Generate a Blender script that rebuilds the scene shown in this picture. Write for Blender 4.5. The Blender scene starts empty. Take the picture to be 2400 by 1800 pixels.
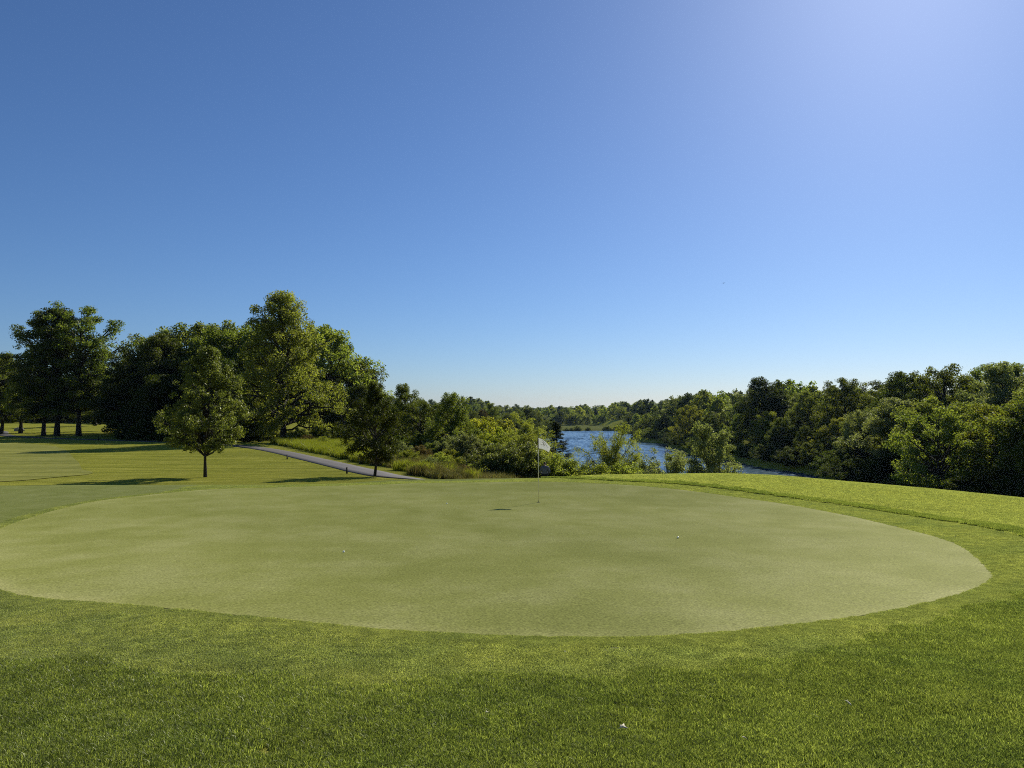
import bpy, math, random
import numpy as np
from mathutils import Vector, Matrix, Euler

SC = bpy.context.scene
COL = SC.collection
rad = math.radians

# ------------------------------------------------------------------ camera
CAM_Z = 13.0                                    # eye height above the river
cam_data = bpy.data.cameras.new('camera')
cam_data.sensor_width = 36.0
cam_data.lens = 25.5
cam_data.clip_start = 0.1
cam_data.clip_end = 20000
cam = bpy.data.objects.new('camera', cam_data)
COL.objects.link(cam)
cam.location = (0, 0, CAM_Z)
cam.rotation_euler = (math.pi / 2 + math.atan(65 / 1700), 0, 0)
SC.camera = cam

# ------------------------------------------------------------------ light
SUN_EL, SUN_AZ = rad(33), rad(30)               # azimuth measured from +Y towards +X
world = bpy.data.worlds.new('World')
SC.world = world
world.use_nodes = True
wn = world.node_tree.nodes
wl = world.node_tree.links
wn.clear()
sky = wn.new('ShaderNodeTexSky')
sky.sky_type = 'NISHITA'
sky.sun_disc = False
sky.sun_elevation = SUN_EL
sky.sun_rotation = SUN_AZ
sky.altitude = 200
sky.air_density = 1.0
sky.dust_density = 0.45
sky.ozone_density = 10.0
bg = wn.new('ShaderNodeBackground')
bg.inputs['Strength'].default_value = 0.0645
wo = wn.new('ShaderNodeOutputWorld')
wb = wn.new('ShaderNodeMix')                     # white balance of the whole sky
wb.data_type = 'RGBA'; wb.blend_type = 'MULTIPLY'; wb.inputs[0].default_value = 1.0
wb.inputs[7].default_value = (1.0, 0.975, 0.99, 1)
wl.new(sky.outputs[0], wb.inputs[6])
wl.new(wb.outputs[2], bg.inputs[0])
wl.new(bg.outputs[0], wo.inputs[0])

sun_data = bpy.data.lights.new('sun', 'SUN')
sun_data.energy = 5.0
sun_data.angle = rad(0.53)
sun_data.color = (1.0, 0.93, 0.80)
sun = bpy.data.objects.new('sun', sun_data)
COL.objects.link(sun)
SUN_DIR = Vector((math.sin(SUN_AZ) * math.cos(SUN_EL), math.cos(SUN_AZ) * math.cos(SUN_EL), math.sin(SUN_EL)))
sun.rotation_euler = SUN_DIR.to_track_quat('Z', 'Y').to_euler()
sun.location = (0, 0, 60)

SC.render.engine = 'CYCLES'
SC.view_settings.view_transform = 'Standard'
SC.view_settings.look = 'None'
SC.view_settings.gamma = 1.0
SC.view_settings.exposure = 0.5
SC.view_settings.use_curve_mapping = False
SC.cycles.max_bounces = 6
SC.cycles.diffuse_bounces = 3
SC.cycles.glossy_bounces = 2
SC.cycles.transmission_bounces = 4
SC.cycles.transparent_max_bounces = 4
SC.cycles.use_denoising = False
SC.cycles.pixel_filter_type = 'BLACKMAN_HARRIS'
SC.cycles.filter_width = 1.05
SC.cycles.caustics_reflective = False
SC.cycles.caustics_refractive = False

# ------------------------------------------------------------------ terrain (metres, river surface at z = 0)
def smooth(a,b,x):
    t=np.clip((x-a)/(b-a),0,1); return t*t*(3-2*t)
def pchip(xs,ys):
    xs=np.array(xs,float); ys=np.array(ys,float); h=np.diff(xs); d=np.diff(ys)/h
    m=np.zeros_like(xs); m[0]=d[0]; m[-1]=d[-1]
    for i in range(1,len(xs)-1):
        m[i]=0 if d[i-1]*d[i]<=0 else 2*d[i-1]*d[i]/(d[i-1]+d[i])
    def f(x):
        x=np.clip(np.asarray(x,float),xs[0],xs[-1])
        i=np.clip(np.searchsorted(xs,x,side='right')-1,0,len(xs)-2)
        t=(x-xs[i])/h[i]; t2=t*t; t3=t2*t
        return (2*t3-3*t2+1)*ys[i]+(t3-2*t2+t)*h[i]*m[i]+(-2*t3+3*t2)*ys[i+1]+(t3-t2)*h[i]*m[i+1]
    return f
# metres below the eye along the land, going away
depth_f=pchip([-60,-20,0,5,10,15,20,25,30,35,40,45,50,60,80,100,130,160,200,260,400,900],
              [1.0,1.2,1.65,2.0,2.36,2.66,2.9,3.04,3.12,3.3,3.72,3.98,4.12,4.25,4.36,4.4,4.4,4.2,3.3,2.7,2.2,2.0])
dip_f=pchip([-60,27,30,33,36,38,40,43,46,50,60],[0,0,.0,.11,.27,.24,.15,.06,.03,0,0])
drop_f=pchip([-5,0,2,5,9,12,20,30,38,46,70],[0,0,.08,.45,1.1,1.7,3.6,6.8,9.6,11.6,13.5])
EDGE=np.array([(40,-60),(30,-20),(25,0),(21,14),(17,24.5),(14,31),(10,35.5),(2,36.5),(-6,37.6),(-9,44.5),(-9.6,57),(-11,78),
               (-14,100),(-22,140),(-26,180),(-26,300),(-34,430),(-44,480),(-50,900)],float)
def edge_dist(x,y):
    x=np.asarray(x,float); y=np.asarray(y,float)
    best=np.full(x.shape,1e9); sgn=np.ones(x.shape)
    for (ax,ay),(bx,by) in zip(EDGE[:-1],EDGE[1:]):
        dx,dy=bx-ax,by-ay; L=dx*dx+dy*dy
        t=np.clip(((x-ax)*dx+(y-ay)*dy)/L,0,1)
        qx,qy=x-(ax+t*dx),y-(ay+t*dy)
        d=np.hypot(qx,qy); s=np.sign(qx*dy-qy*dx)
        m=d<best; best=np.where(m,d,best); sgn=np.where(m,s,sgn)
    return best*sgn
def wob(x,y):
    return (0.05*np.sin(.31*x+.2*y+1)*np.sin(.23*y-.11*x)+.02*np.sin(.9*x+.5)*np.sin(.8*y+.3*x))
def height(x,y):
    x=np.asarray(x,float); y=np.asarray(y,float)
    s=edge_dist(x,y)
    dep=depth_f(y)-.34*np.exp(-((x-9)/6.5)**2-((y-34.5)/4.5)**2)
    dep=dep+dip_f(y)*smooth(-4,-12,x)
    left=CAM_Z-dep-drop_f(s)+wob(x,y)*smooth(60,45,y)
    right=np.interp(x-58-14*smooth(320,440,y)-2.5*np.sin(y*.05)-1.5*np.sin(y*.13+1),[-10,0,3,14,40,120,600],[-3,0.05,1.6,5.5,8.0,9,10])
    far=np.interp(y-490-4*np.sin(x*.05),[-15,0,8,110,135,260,800,3000],[-3,.05,.5,.9,1.8,3.5,5.0,6.0])
    return np.maximum(np.maximum(left,right),np.maximum(far,-2.0))

# ------------------------------------------------------------------ helpers
def tag(o, label=None, cat=None, group=None, kind=None):
    if label: o['label'] = label
    if cat: o['category'] = cat
    if group: o['group'] = group
    if kind: o['kind'] = kind
    return o

def link(o, parent=None):
    COL.objects.link(o)
    if parent is not None: o.parent = parent
    return o

def empty(name, loc=(0, 0, 0), rz=0.0):
    o = bpy.data.objects.new(name, None)
    o.empty_display_size = 0.3
    o.location = loc
    o.rotation_euler = (0, 0, rz)
    return link(o)

def fast_mesh(name, V, F, mats, midx=None, tint=None, smooth_shade=False):
    """V (n,3) and faces as a list of (m,k) index arrays."""
    me = bpy.data.meshes.new(name)
    V = np.asarray(V, np.float32)
    me.vertices.add(len(V))
    me.vertices.foreach_set('co', V.ravel())
    if isinstance(F, np.ndarray): F = [F]
    tot = [len(f) for f in F]
    loops = np.concatenate([np.asarray(f, np.int32).ravel() for f in F])
    sizes = np.concatenate([np.full(len(f), f.shape[1], np.int32) for f in F])
    starts = np.concatenate([[0], np.cumsum(sizes)[:-1]]).astype(np.int32)
    me.loops.add(len(loops))
    me.loops.foreach_set('vertex_index', loops)
    me.polygons.add(len(sizes))
    me.polygons.foreach_set('loop_start', starts)
    me.polygons.foreach_set('loop_total', sizes)
    if midx is not None: me.polygons.foreach_set('material_index', np.asarray(midx, np.int32))
    if smooth_shade: me.polygons.foreach_set('use_smooth', np.ones(len(sizes), bool))
    for m in (mats if isinstance(mats, (list, tuple)) else [mats]): me.materials.append(m)
    if tint is not None:
        a = me.attributes.new('tint', 'FLOAT', 'POINT')
        a.data.foreach_set('value', np.asarray(tint, np.float32))
    me.update(calc_edges=True)
    return me

def mesh_obj(name, me, parent=None, loc=(0, 0, 0)):
    o = bpy.data.objects.new(name, me)
    o.location = loc
    return link(o, parent)

class MB:
    """collects shapes into one mesh"""
    def __init__(self): self.v = []; self.f = []
    def add(self, vs, fs):
        b = len(self.v); self.v += [tuple(p) for p in vs]; self.f += [tuple(i + b for i in f) for f in fs]
    def tube(self, pts, rs, n=8, cap=True):
        pts = [Vector(p) for p in pts]; vs = []; fs = []
        ref = Vector((0.13, 0.97, 0.2))
        for i, p in enumerate(pts):
            d = (pts[min(i + 1, len(pts) - 1)] - pts[max(i - 1, 0)]).normalized()
            a = d.cross(ref)
            if a.length < 1e-3: a = d.cross(Vector((1, 0, 0)))
            a.normalize(); b = d.cross(a)
            for k in range(n):
                t = 2 * math.pi * k / n
                vs.append(p + (a * math.cos(t) + b * math.sin(t)) * rs[i])
        for i in range(len(pts) - 1):
            for k in range(n):
                q = (k + 1) % n
                fs.append((i * n + k, i * n + q, (i + 1) * n + q, (i + 1) * n + k))
        if cap:
            fs.append(tuple(range(n - 1, -1, -1))); fs.append(tuple((len(pts) - 1) * n + k for k in range(n)))
        self.add(vs, fs)
    def mesh(self, name, mat, smooth_shade=False):
        me = bpy.data.meshes.new(name); me.from_pydata(self.v, [], self.f)
        me.materials.append(mat)
        if smooth_shade:
            for p in me.polygons: p.use_smooth = True
        me.update(); return me
    def obj(self, name, mat, parent=None, smooth_shade=False, loc=(0, 0, 0)):
        return mesh_obj(name, self.mesh(name, mat, smooth_shade), parent, loc)

# ------------------------------------------------------------------ materials
def new_mat(name):
    m = bpy.data.materials.new(name); m.use_nodes = True
    m.node_tree.nodes.clear()
    return m, m.node_tree.nodes, m.node_tree.links

def ramp(nodes, cols, pos):
    r = nodes.new('ShaderNodeValToRGB')
    while len(r.color_ramp.elements) < len(cols): r.color_ramp.elements.new(0.5)
    for e, c, p in zip(r.color_ramp.elements, cols, pos): e.position = p; e.color = (*c, 1)
    return r

def noise(nodes, links, scale, detail=4, rough=.55, vec=None, stretch=None):
    n = nodes.new('ShaderNodeTexNoise')
    n.inputs['Scale'].default_value = scale; n.inputs['Detail'].default_value = detail
    n.inputs['Roughness'].default_value = rough
    if vec is not None:
        if stretch:
            mp = nodes.new('ShaderNodeMapping')
            mp.inputs['Scale'].default_value = stretch[:3]
            if len(stretch) > 3: mp.inputs['Rotation'].default_value = (0, 0, stretch[3])
            links.new(vec, mp.inputs['Vector']); vec = mp.outputs[0]
        links.new(vec, n.inputs['Vector'])
    return n

def mixc(nodes, links, a, b, fac, mode='MIX'):
    m = nodes.new('ShaderNodeMix'); m.data_type = 'RGBA'; m.blend_type = mode
    for sock, val in ((m.inputs[0], fac), (m.inputs[6], a), (m.inputs[7], b)):
        if hasattr(val, 'is_linked'): links.new(val, sock)
        elif isinstance(val, (int, float)): sock.default_value = val
        else: sock.default_value = (*val, 1)
    return m.outputs[2]

def leafy(name, dark, light, trans=0.45, gloss=0.10, rough=0.55, warm=1.25, var=0.35, patch=None):
    """leaf or blade: diffuse + translucent + a waxy gloss; tint = per-clump shade of the plant itself"""
    m, N, L = new_mat(name)
    at = N.new('ShaderNodeAttribute'); at.attribute_name = 'tint'
    oi = N.new('ShaderNodeObjectInfo')
    col = mixc(N, L, dark, light, at.outputs['Fac'])
    hs = N.new('ShaderNodeHueSaturation')
    mr = N.new('ShaderNodeMapRange'); mr.inputs[3].default_value = 1 - var; mr.inputs[4].default_value = 1 + var
    L.new(oi.outputs['Random'], mr.inputs[0]); L.new(mr.outputs[0], hs.inputs['Value']); L.new(col, hs.inputs['Color'])
    mh = N.new('ShaderNodeMath'); mh.operation = 'MULTIPLY_ADD'; mh.inputs[1].default_value = 7.3; mh.inputs[2].default_value = 0
    fr = N.new('ShaderNodeMath'); fr.operation = 'FRACT'
    m2 = N.new('ShaderNodeMapRange'); m2.inputs[3].default_value = .5 - .013 * var / .35; m2.inputs[4].default_value = .5 + .013 * var / .35
    L.new(oi.outputs['Random'], mh.inputs[0]); L.new(mh.outputs[0], fr.inputs[0]); L.new(fr.outputs[0], m2.inputs[0]); L.new(m2.outputs[0], hs.inputs['Hue'])
    c = hs.outputs[0]
    if patch:                                           # uneven growth over the lawn
        ge = N.new('ShaderNodeNewGeometry')
        pn = noise(N, L, .9, 4, .6, ge.outputs['Position']); pr_ = ramp(N, [patch[0], (1, 1, 1), patch[1]], [.34, .5, .66]); L.new(pn.outputs[0], pr_.inputs[0])
        c = mixc(N, L, c, pr_.outputs[0], 1.0, 'MULTIPLY')
        pn2 = noise(N, L, 5.5, 3, .6, ge.outputs['Position']); p2 = ramp(N, [(.78, .80, .80), (1.22, 1.20, 1.2)], [.35, .65]); L.new(pn2.outputs[0], p2.inputs[0])
        c = mixc(N, L, c, p2.outputs[0], 1.0, 'MULTIPLY')
    d = N.new('ShaderNodeBsdfDiffuse'); L.new(c, d.inputs[0])
    t = N.new('ShaderNodeBsdfTranslucent')
    tc = mixc(N, L, c, (warm, warm * 1.05, .55), 1.0, 'MULTIPLY'); L.new(tc, t.inputs[0])
    mx = N.new('ShaderNodeMixShader'); mx.inputs[0].default_value = trans
    L.new(d.outputs[0], mx.inputs[1]); L.new(t.outputs[0], mx.inputs[2])
    g = N.new('ShaderNodeBsdfGlossy'); g.inputs['Roughness'].default_value = rough
    g.inputs[0].default_value = (.75, .78, .62, 1)
    fz = N.new('ShaderNodeFresnel'); fz.inputs[0].default_value = 1.4
    fm = N.new('ShaderNodeMath'); fm.operation = 'MULTIPLY'; fm.inputs[1].default_value = gloss * 1.3; fm.use_clamp = True
    L.new(fz.outputs[0], fm.inputs[0])
    m3 = N.new('ShaderNodeMixShader'); L.new(fm.outputs[0], m3.inputs[0])
    L.new(mx.outputs[0], m3.inputs[1]); L.new(g.outputs[0], m3.inputs[2])
    o = N.new('ShaderNodeOutputMaterial'); L.new(m3.outputs[0], o.inputs[0])
    return m

def bark(name, c1, c2, scale=6):
    m, N, L = new_mat(name)
    tc = N.new('ShaderNodeTexCoord')
    n = noise(N, L, scale, 6, .65, tc.outputs['Object'], (1, 1, .18))
    r = ramp(N, [c1, c2], [.35, .7]); L.new(n.outputs[0], r.inputs[0])
    b = N.new('ShaderNodeBump'); b.inputs['Strength'].default_value = .6; b.inputs['Distance'].default_value = .04
    L.new(n.outputs[0], b.inputs['Height'])
    p = N.new('ShaderNodeBsdfPrincipled'); p.inputs['Roughness'].default_value = .9
    p.inputs['Specular IOR Level'].default_value = .15
    L.new(r.outputs[0], p.inputs['Base Color']); L.new(b.outputs[0], p.inputs['Normal'])
    o = N.new('ShaderNodeOutputMaterial'); L.new(p.outputs[0], o.inputs[0])
    return m

def plain(name, col, rough=.6, spec=.3, var=.12, scale=30, metallic=0):
    m, N, L = new_mat(name)
    tc = N.new('ShaderNodeTexCoord')
    n = noise(N, L, scale, 4, .6, tc.outputs['Object'])
    r = ramp(N, [tuple(c * (1 - var) for c in col), tuple(min(1, c * (1 + var)) for c in col)], [.3, .7])
    L.new(n.outputs[0], r.inputs[0])
    p = N.new('ShaderNodeBsdfPrincipled'); p.inputs['Roughness'].default_value = rough
    p.inputs['Specular IOR Level'].default_value = spec; p.inputs['Metallic'].default_value = metallic
    L.new(r.outputs[0], p.inputs['Base Color'])
    o = N.new('ShaderNodeOutputMaterial'); L.new(p.outputs[0], o.inputs[0])
    return m

def turf(name, cols, fine=90, stretch=None, trans=.25, streak=None, bump=.5, bdist=.02, mid=1.3, fine_amt=.55, grain=9.0):
    """mown grass seen from above: several sizes of mottling, a fine grain and soft back-light"""
    m, N, L = new_mat(name)
    geo = N.new('ShaderNodeNewGeometry'); P = geo.outputs['Position']
    n1 = noise(N, L, .22, 3, .5, P)
    n2 = noise(N, L, mid, 5, .6, P, stretch)
    n3 = noise(N, L, fine, 3, .7, P)
    n4 = noise(N, L, grain, 4, .7, P)
    a = N.new('ShaderNodeMath'); a.operation = 'MULTIPLY_ADD'; a.inputs[1].default_value = .5
    L.new(n1.outputs[0], a.inputs[0]); L.new(n2.outputs[0], a.inputs[2])
    b = N.new('ShaderNodeMath'); b.operation = 'MULTIPLY_ADD'; b.inputs[1].default_value = .5
    L.new(n4.outputs[0], b.inputs[0]); L.new(a.outputs[0], b.inputs[2])
    r = ramp(N, cols, [.70 + .25 * i / (len(cols) - 1) * 2 for i in range(len(cols))])
    mr = N.new('ShaderNodeMapRange'); mr.inputs[1].default_value = .55; mr.inputs[2].default_value = 1.35
    L.new(b.outputs[0], mr.inputs[0]); L.new(mr.outputs[0], r.inputs[0])
    for i, e in enumerate(r.color_ramp.elements): e.position = .15 + .7 * i / (len(cols) - 1)
    col = r.outputs[0]
    if streak:
        w = noise(N, L, 1.0, 2, .5, P, streak)
        sr = ramp(N, [(.82, .84, .8), (1.14, 1.12, 1.1)], [.4, .6]); L.new(w.outputs[0], sr.inputs[0])
        col = mixc(N, L, col, sr.outputs[0], 1.0, 'MULTIPLY')
    fr = ramp(N, [(1 - fine_amt,) * 3, (1 + fine_amt,) * 3], [.3, .7]); L.new(n3.outputs[0], fr.inputs[0])
    col = mixc(N, L, col, fr.outputs[0], 1.0, 'MULTIPLY')
    bp = N.new('ShaderNodeBump'); bp.inputs['Strength'].default_value = bump; bp.inputs['Distance'].default_value = bdist
    L.new(n3.outputs[0], bp.inputs['Height'])
    d = N.new('ShaderNodeBsdfDiffuse'); d.inputs['Roughness'].default_value = .6
    L.new(col, d.inputs[0]); L.new(bp.outputs[0], d.inputs['Normal'])
    g = N.new('ShaderNodeBsdfSheen') if False else N.new('ShaderNodeBsdfGlossy')
    g.inputs['Roughness'].default_value = .55
    L.new(bp.outputs[0], g.inputs['Normal'])
    gc = mixc(N, L, col, (1, 1, .9), .25); L.new(gc, g.inputs[0])
    mx = N.new('ShaderNodeMixShader'); mx.inputs[0].default_value = trans * .12
    L.new(d.outputs[0], mx.inputs[1]); L.new(g.outputs[0], mx.inputs[2])
    o = N.new('ShaderNodeOutputMaterial'); L.new(mx.outputs[0], o.inputs[0])
    return m

# ------------------------------------------------------------------ ground, river, mown sheets
def axis(*segs):
    out = []
    for a, b, s in segs: out.append(np.arange(a, b, s))
    out.append([segs[-1][1]])
    return np.concatenate(out)

M_ROUGH = turf('rough_turf', [(.190, .205, .026), (.245, .255, .036), (.315, .312, .060)], fine=45, trans=.2, streak=(.10, .8, 1, .6), bump=.8, bdist=.04)
M_APRON = turf('apron_turf', [(.155, .185, .044), (.195, .222, .060), (.240, .262, .088)], fine=110, trans=.25, fine_amt=.35)
M_GREEN = turf('green_turf', [(.226, .244, .055), (.278, .292, .078), (.345, .350, .120)], fine=38, stretch=(1.0, .8, 1),
               trans=.3, bump=.3, bdist=.008, mid=.8, fine_amt=.5, grain=16)
M_FAIR = turf('fairway_turf', [(.180, .195, .040), (.235, .242, .058), (.300, .296, .088)], fine=60, trans=.25, streak=(.03, .5, 1, .25), fine_amt=.25)

# drier, paler rim where the mower turns along the edge of the green
N, L = M_GREEN.node_tree.nodes, M_GREEN.node_tree.links
dif = next(n for n in N if n.type == 'BSDF_DIFFUSE'); src_ = dif.inputs[0].links[0].from_socket
at = N.new('ShaderNodeAttribute'); at.attribute_name = 'tint'
ge = N.new('ShaderNodeNewGeometry'); rn = noise(N, L, .5, 4, .6, ge.outputs['Position'])
rr_ = N.new('ShaderNodeMapRange'); rr_.inputs[1].default_value = .42; rr_.inputs[2].default_value = .62; L.new(rn.outputs[0], rr_.inputs[0])
mm = N.new('ShaderNodeMath'); mm.operation = 'MULTIPLY'; L.new(at.outputs['Fac'], mm.inputs[0]); L.new(rr_.outputs[0], mm.inputs[1])
L.new(mixc(N, L, src_, mixc(N, L, src_, (1.28, 1.22, 1.45), 1.0, 'MULTIPLY'), mm.outputs[0]), dif.inputs[0])

gx = axis((-5000, -600, 220), (-600, -140, 14), (-140, -30, 2), (-30, 30, .5), (30, 140, 2), (140, 600, 14), (600, 5000, 220))
gy = axis((-200, -20, 15), (-20, 0, 2), (0, 60, .5), (60, 200, 2), (200, 620, 6), (620, 6000, 160))
GX, GY = np.meshgrid(gx, gy)
GZ = height(GX, GY)
nx, ny = len(gx), len(gy)
ii = (np.arange(ny - 1)[:, None] * nx + np.arange(nx - 1)[None, :]).ravel()
me = fast_mesh('ground', np.stack([GX.ravel(), GY.ravel(), GZ.ravel()], 1),
               np.stack([ii, ii + 1, ii + nx + 1, ii + nx], 1), M_ROUGH, smooth_shade=True)
tag(mesh_obj('ground', me), 'rough grass ground falling from the green to the river', kind='structure')

def hz(x, y): return float(height(np.array([x]), np.array([y]))[0])

# water: a mesh of small wind waves
m, N, L = new_mat('river_water')
p = N.new('ShaderNodeBsdfPrincipled')
p.inputs['Base Color'].default_value = (.040, .090, .135, 1); p.inputs['Roughness'].default_value = .15
p.inputs['IOR'].default_value = 1.33
geo = N.new('ShaderNodeNewGeometry')
w2 = noise(N, L, 5.0, 3, .6, geo.outputs['Position'])
bp = N.new('ShaderNodeBump'); bp.inputs['Strength'].default_value = .6; bp.inputs['Distance'].default_value = .02
L.new(w2.outputs[0], bp.inputs['Height']); L.new(bp.outputs[0], p.inputs['Normal'])
o = N.new('ShaderNodeOutputMaterial'); L.new(p.outputs[0], o.inputs[0])
M_WATER = m
wx = axis((-62, -6, 8), (-6, 70, .42), (70, 112, 3)); wy = axis((20, 95, 3), (95, 230, .42), (230, 500, .9), (500, 520, 5))
XX, YY = np.meshgrid(wx, wy)
gw = np.random.default_rng(3); ZZ = np.zeros_like(XX)
gust = .6 + .5 * np.sin(XX * .06 + YY * .021 + 1) * np.sin(YY * .035 - XX * .03) + .15 * np.sin(XX * .3) * np.sin(YY * .11)
for _ in range(46):
    lam = .95 * (5.5 / .95) ** gw.random(); th = -2.2 + gw.normal() * .75; kx, ky = np.cos(th) * 6.283 / lam, np.sin(th) * 6.283 / lam
    ZZ += .0052 * lam ** .9 * np.sin(kx * XX + ky * YY + gw.random() * 6.283)
ZZ *= np.clip(gust + .12, .4, 1.5) * 1.8
nx2 = len(wx); ii = (np.arange(len(wy) - 1)[:, None] * nx2 + np.arange(nx2 - 1)[None, :]).ravel()
wme = fast_mesh('river', np.stack([XX.ravel(), YY.ravel(), ZZ.ravel()], 1), np.stack([ii, ii + 1, ii + nx2 + 1, ii + nx2], 1), M_WATER, smooth_shade=True)
tag(mesh_obj('river', wme), 'rippled blue river winding between wooded banks', kind='structure')

def closed_curve(pts, per=14):
    p = np.array(pts, float); n = len(p); out = []
    for i in range(n):
        p0, p1, p2, p3 = p[(i - 1) % n], p[i], p[(i + 1) % n], p[(i + 2) % n]
        for k in range(per):
            t = k / per
            out.append(.5 * (2 * p1 + (p2 - p0) * t + (2 * p0 - 5 * p1 + 4 * p2 - p3) * t * t + (3 * p1 - p0 - 3 * p2 + p3) * t ** 3))
    return np.array(out)

def open_curve(pts, per=10):
    p = np.array(pts, float); n = len(p); out = []
    for i in range(n - 1):
        p0, p1, p2, p3 = p[max(i - 1, 0)], p[i], p[i + 1], p[min(i + 2, n - 1)]
        for k in range(per):
            t = k / per
            out.append(.5 * (2 * p1 + (p2 - p0) * t + (2 * p0 - 5 * p1 + 4 * p2 - p3) * t * t + (3 * p1 - p0 - 3 * p2 + p3) * t ** 3))
    out.append(p[-1]); return np.array(out)

def sheet(name, poly, center, lift, mat, rings=90, skirt=True):
    c = np.array(center, float); V = []; n = len(poly)
    for r in range(1, rings + 1):
        q = c + (poly - c) * (r / rings)
        V.append(np.column_stack([q, height(q[:, 0], q[:, 1]) + lift]))
    V = np.concatenate(V + [np.array([[c[0], c[1], hz(*c) + lift]])])
    quads = []
    k = np.arange(n)
    for r in range(rings - 1):
        quads.append(np.stack([r * n + k, (r + 1) * n + k, (r + 1) * n + (k + 1) % n, r * n + (k + 1) % n], 1))
    tris = np.stack([np.full(n, len(V) - 1), k, (k + 1) % n], 1)
    rim = np.concatenate([np.repeat(np.clip((np.arange(1, rings + 1) / rings - .965) / .035, 0, 1), n), [0]])
    return fast_mesh(name, V, [np.concatenate(quads), tris], mat, tint=rim, smooth_shade=True)

GREEN = closed_curve([(.93, 6.9), (-.4, 6.92), (-1.7, 7.2), (-4.25, 8.35), (-6.6, 9.5), (-9.6, 12.6), (-12.3, 17.4), (-13.5, 21.2), (-13.7, 25.2),
                      (-11.6, 29.3), (-6.2, 32.3), (.9, 31.9), (5.2, 29.8), (8.4, 25.9), (9.5, 20.4), (8.9, 15.1), (7.5, 11.5), (6.45, 10.1), (5.3, 9.15), (3.13, 7.7), (1.9, 7.1)])
_a = np.arange(len(GREEN)); GREEN += .006 * np.stack([np.sin(_a * 1.7) + np.sin(_a * .61 + 1), np.cos(_a * 1.3 + 2) + np.sin(_a * .47)], 1)
APRON = closed_curve([(0, 5.5), (-1.55, 5.3), (-2.9, 5.55), (-4.1, 5.85), (-7.5, 6.6), (-13, 9), (-19, 16), (-24, 24), (-25, 33), (-20, 36.2), (-13, 36.4), (-6, 36),
                      (0, 35), (3.7, 32.3), (8.2, 28.6), (10.8, 23), (11.2, 19), (10.7, 15.2), (8.7, 11.8), (6.6, 9.4), (3.65, 6.95), (1.75, 5.85)])
FAIR = closed_curve([(-27.2, 46.5), (-31, 52.5), (-36.2, 60.8), (-41, 68), (-47.2, 77.5), (-54, 87), (-63, 97), (-80, 106), (-110, 110), (-140, 100), (-150, 75), (-120, 50), (-80, 36), (-45, 35), (-30, 38.5)])
tag(mesh_obj('apron', sheet('apron', APRON, (-3, 19), .005, M_APRON)), 'darker close-mown apron ringing the putting green', kind='structure')
tag(mesh_obj('putting_green', sheet('putting_green', GREEN, (-2, 18), .009, M_GREEN)), 'pale close-cut oval putting green around the flagstick', kind='structure')
tag(mesh_obj('fairway', sheet('fairway', FAIR, (-85, 72), .03, M_FAIR)), 'light mown fairway beyond the apron', kind='structure')

# cart path
m, N, L = new_mat('asphalt')
geo = N.new('ShaderNodeNewGeometry')
n1 = noise(N, L, 1.2, 5, .6, geo.outputs['Position']); n2 = noise(N, L, 60, 2, .6, geo.outputs['Position'])
r = ramp(N, [(.044, .040, .038), (.082, .074, .069)], [.3, .7]); L.new(n1.outputs[0], r.inputs[0])
fr = ramp(N, [(.75,) * 3, (1.2,) * 3], [.3, .7]); L.new(n2.outputs[0], fr.inputs[0])
c = mixc(N, L, r.outputs[0], fr.outputs[0], 1.0, 'MULTIPLY')
p = N.new('ShaderNodeBsdfPrincipled'); p.inputs['Roughness'].default_value = .75; L.new(c, p.inputs['Base Color'])
o = N.new('ShaderNodeOutputMaterial'); L.new(p.outputs[0], o.inputs[0])
M_PATH = m
PATH = open_curve([(14, 51), (7, 47), (1.8, 44.8), (-3.5, 44.4), (-7.5, 46.2), (-10.6, 51), (-14.2, 58.3), (-18.8, 67), (-24.6, 77.8), (-31, 88), (-38, 96.5), (-48, 104), (-60, 111.5), (-74, 119),
                   (-88, 129), (-99, 141), (-112, 158), (-135, 172)], 12)
tv = np.gradient(PATH, axis=0); tv /= np.linalg.norm(tv, axis=1)[:, None]
nv = np.stack([-tv[:, 1], tv[:, 0]], 1)
V = []
for off, lf in ((-1.08, -.05), (-1.03, .045), (-.4, .055), (.4, .055), (1.03, .045), (1.08, -.05)):
    q = PATH + nv * off
    V.append(np.column_stack([q, height(q[:, 0], q[:, 1]) + lf]))
V = np.stack(V, 1); n = len(PATH)
ii = (np.arange(n - 1)[:, None] * 6 + np.arange(5)[None, :]).ravel()
tag(mesh_obj('path', fast_mesh('path', V.reshape(-1, 3), np.stack([ii, ii + 1, ii + 7, ii + 6], 1), M_PATH, smooth_shade=True)),
    'grey asphalt cart path curving away past the small trees', kind='structure')

# marsh spit on the far side of the water
M_MARSH = turf('marsh_grass', [(.10, .13, .025), (.14, .16, .035), (.17, .17, .05)], fine=3, mid=.2, fine_amt=.3, stretch=(.3, 1.5, 1))
mx = axis((20, 74, 3)); my = axis((489, 640, 4))
XX, YY = np.meshgrid(mx, my)
ZZ = height(XX, YY) + .5 + .35 * np.sin(XX * .9 + YY) * np.sin(YY * .7)
ZZ[0] = -.1
nx2 = len(mx); ii = (np.arange(len(my) - 1)[:, None] * nx2 + np.arange(nx2 - 1)[None, :]).ravel()
tag(mesh_obj('marsh', fast_mesh('marsh', np.stack([XX.ravel(), YY.ravel(), ZZ.ravel()], 1), np.stack([ii, ii + 1, ii + nx2 + 1, ii + nx2], 1), M_MARSH)),
    'low bright marsh spit at the far end of the river', kind='structure')

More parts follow.
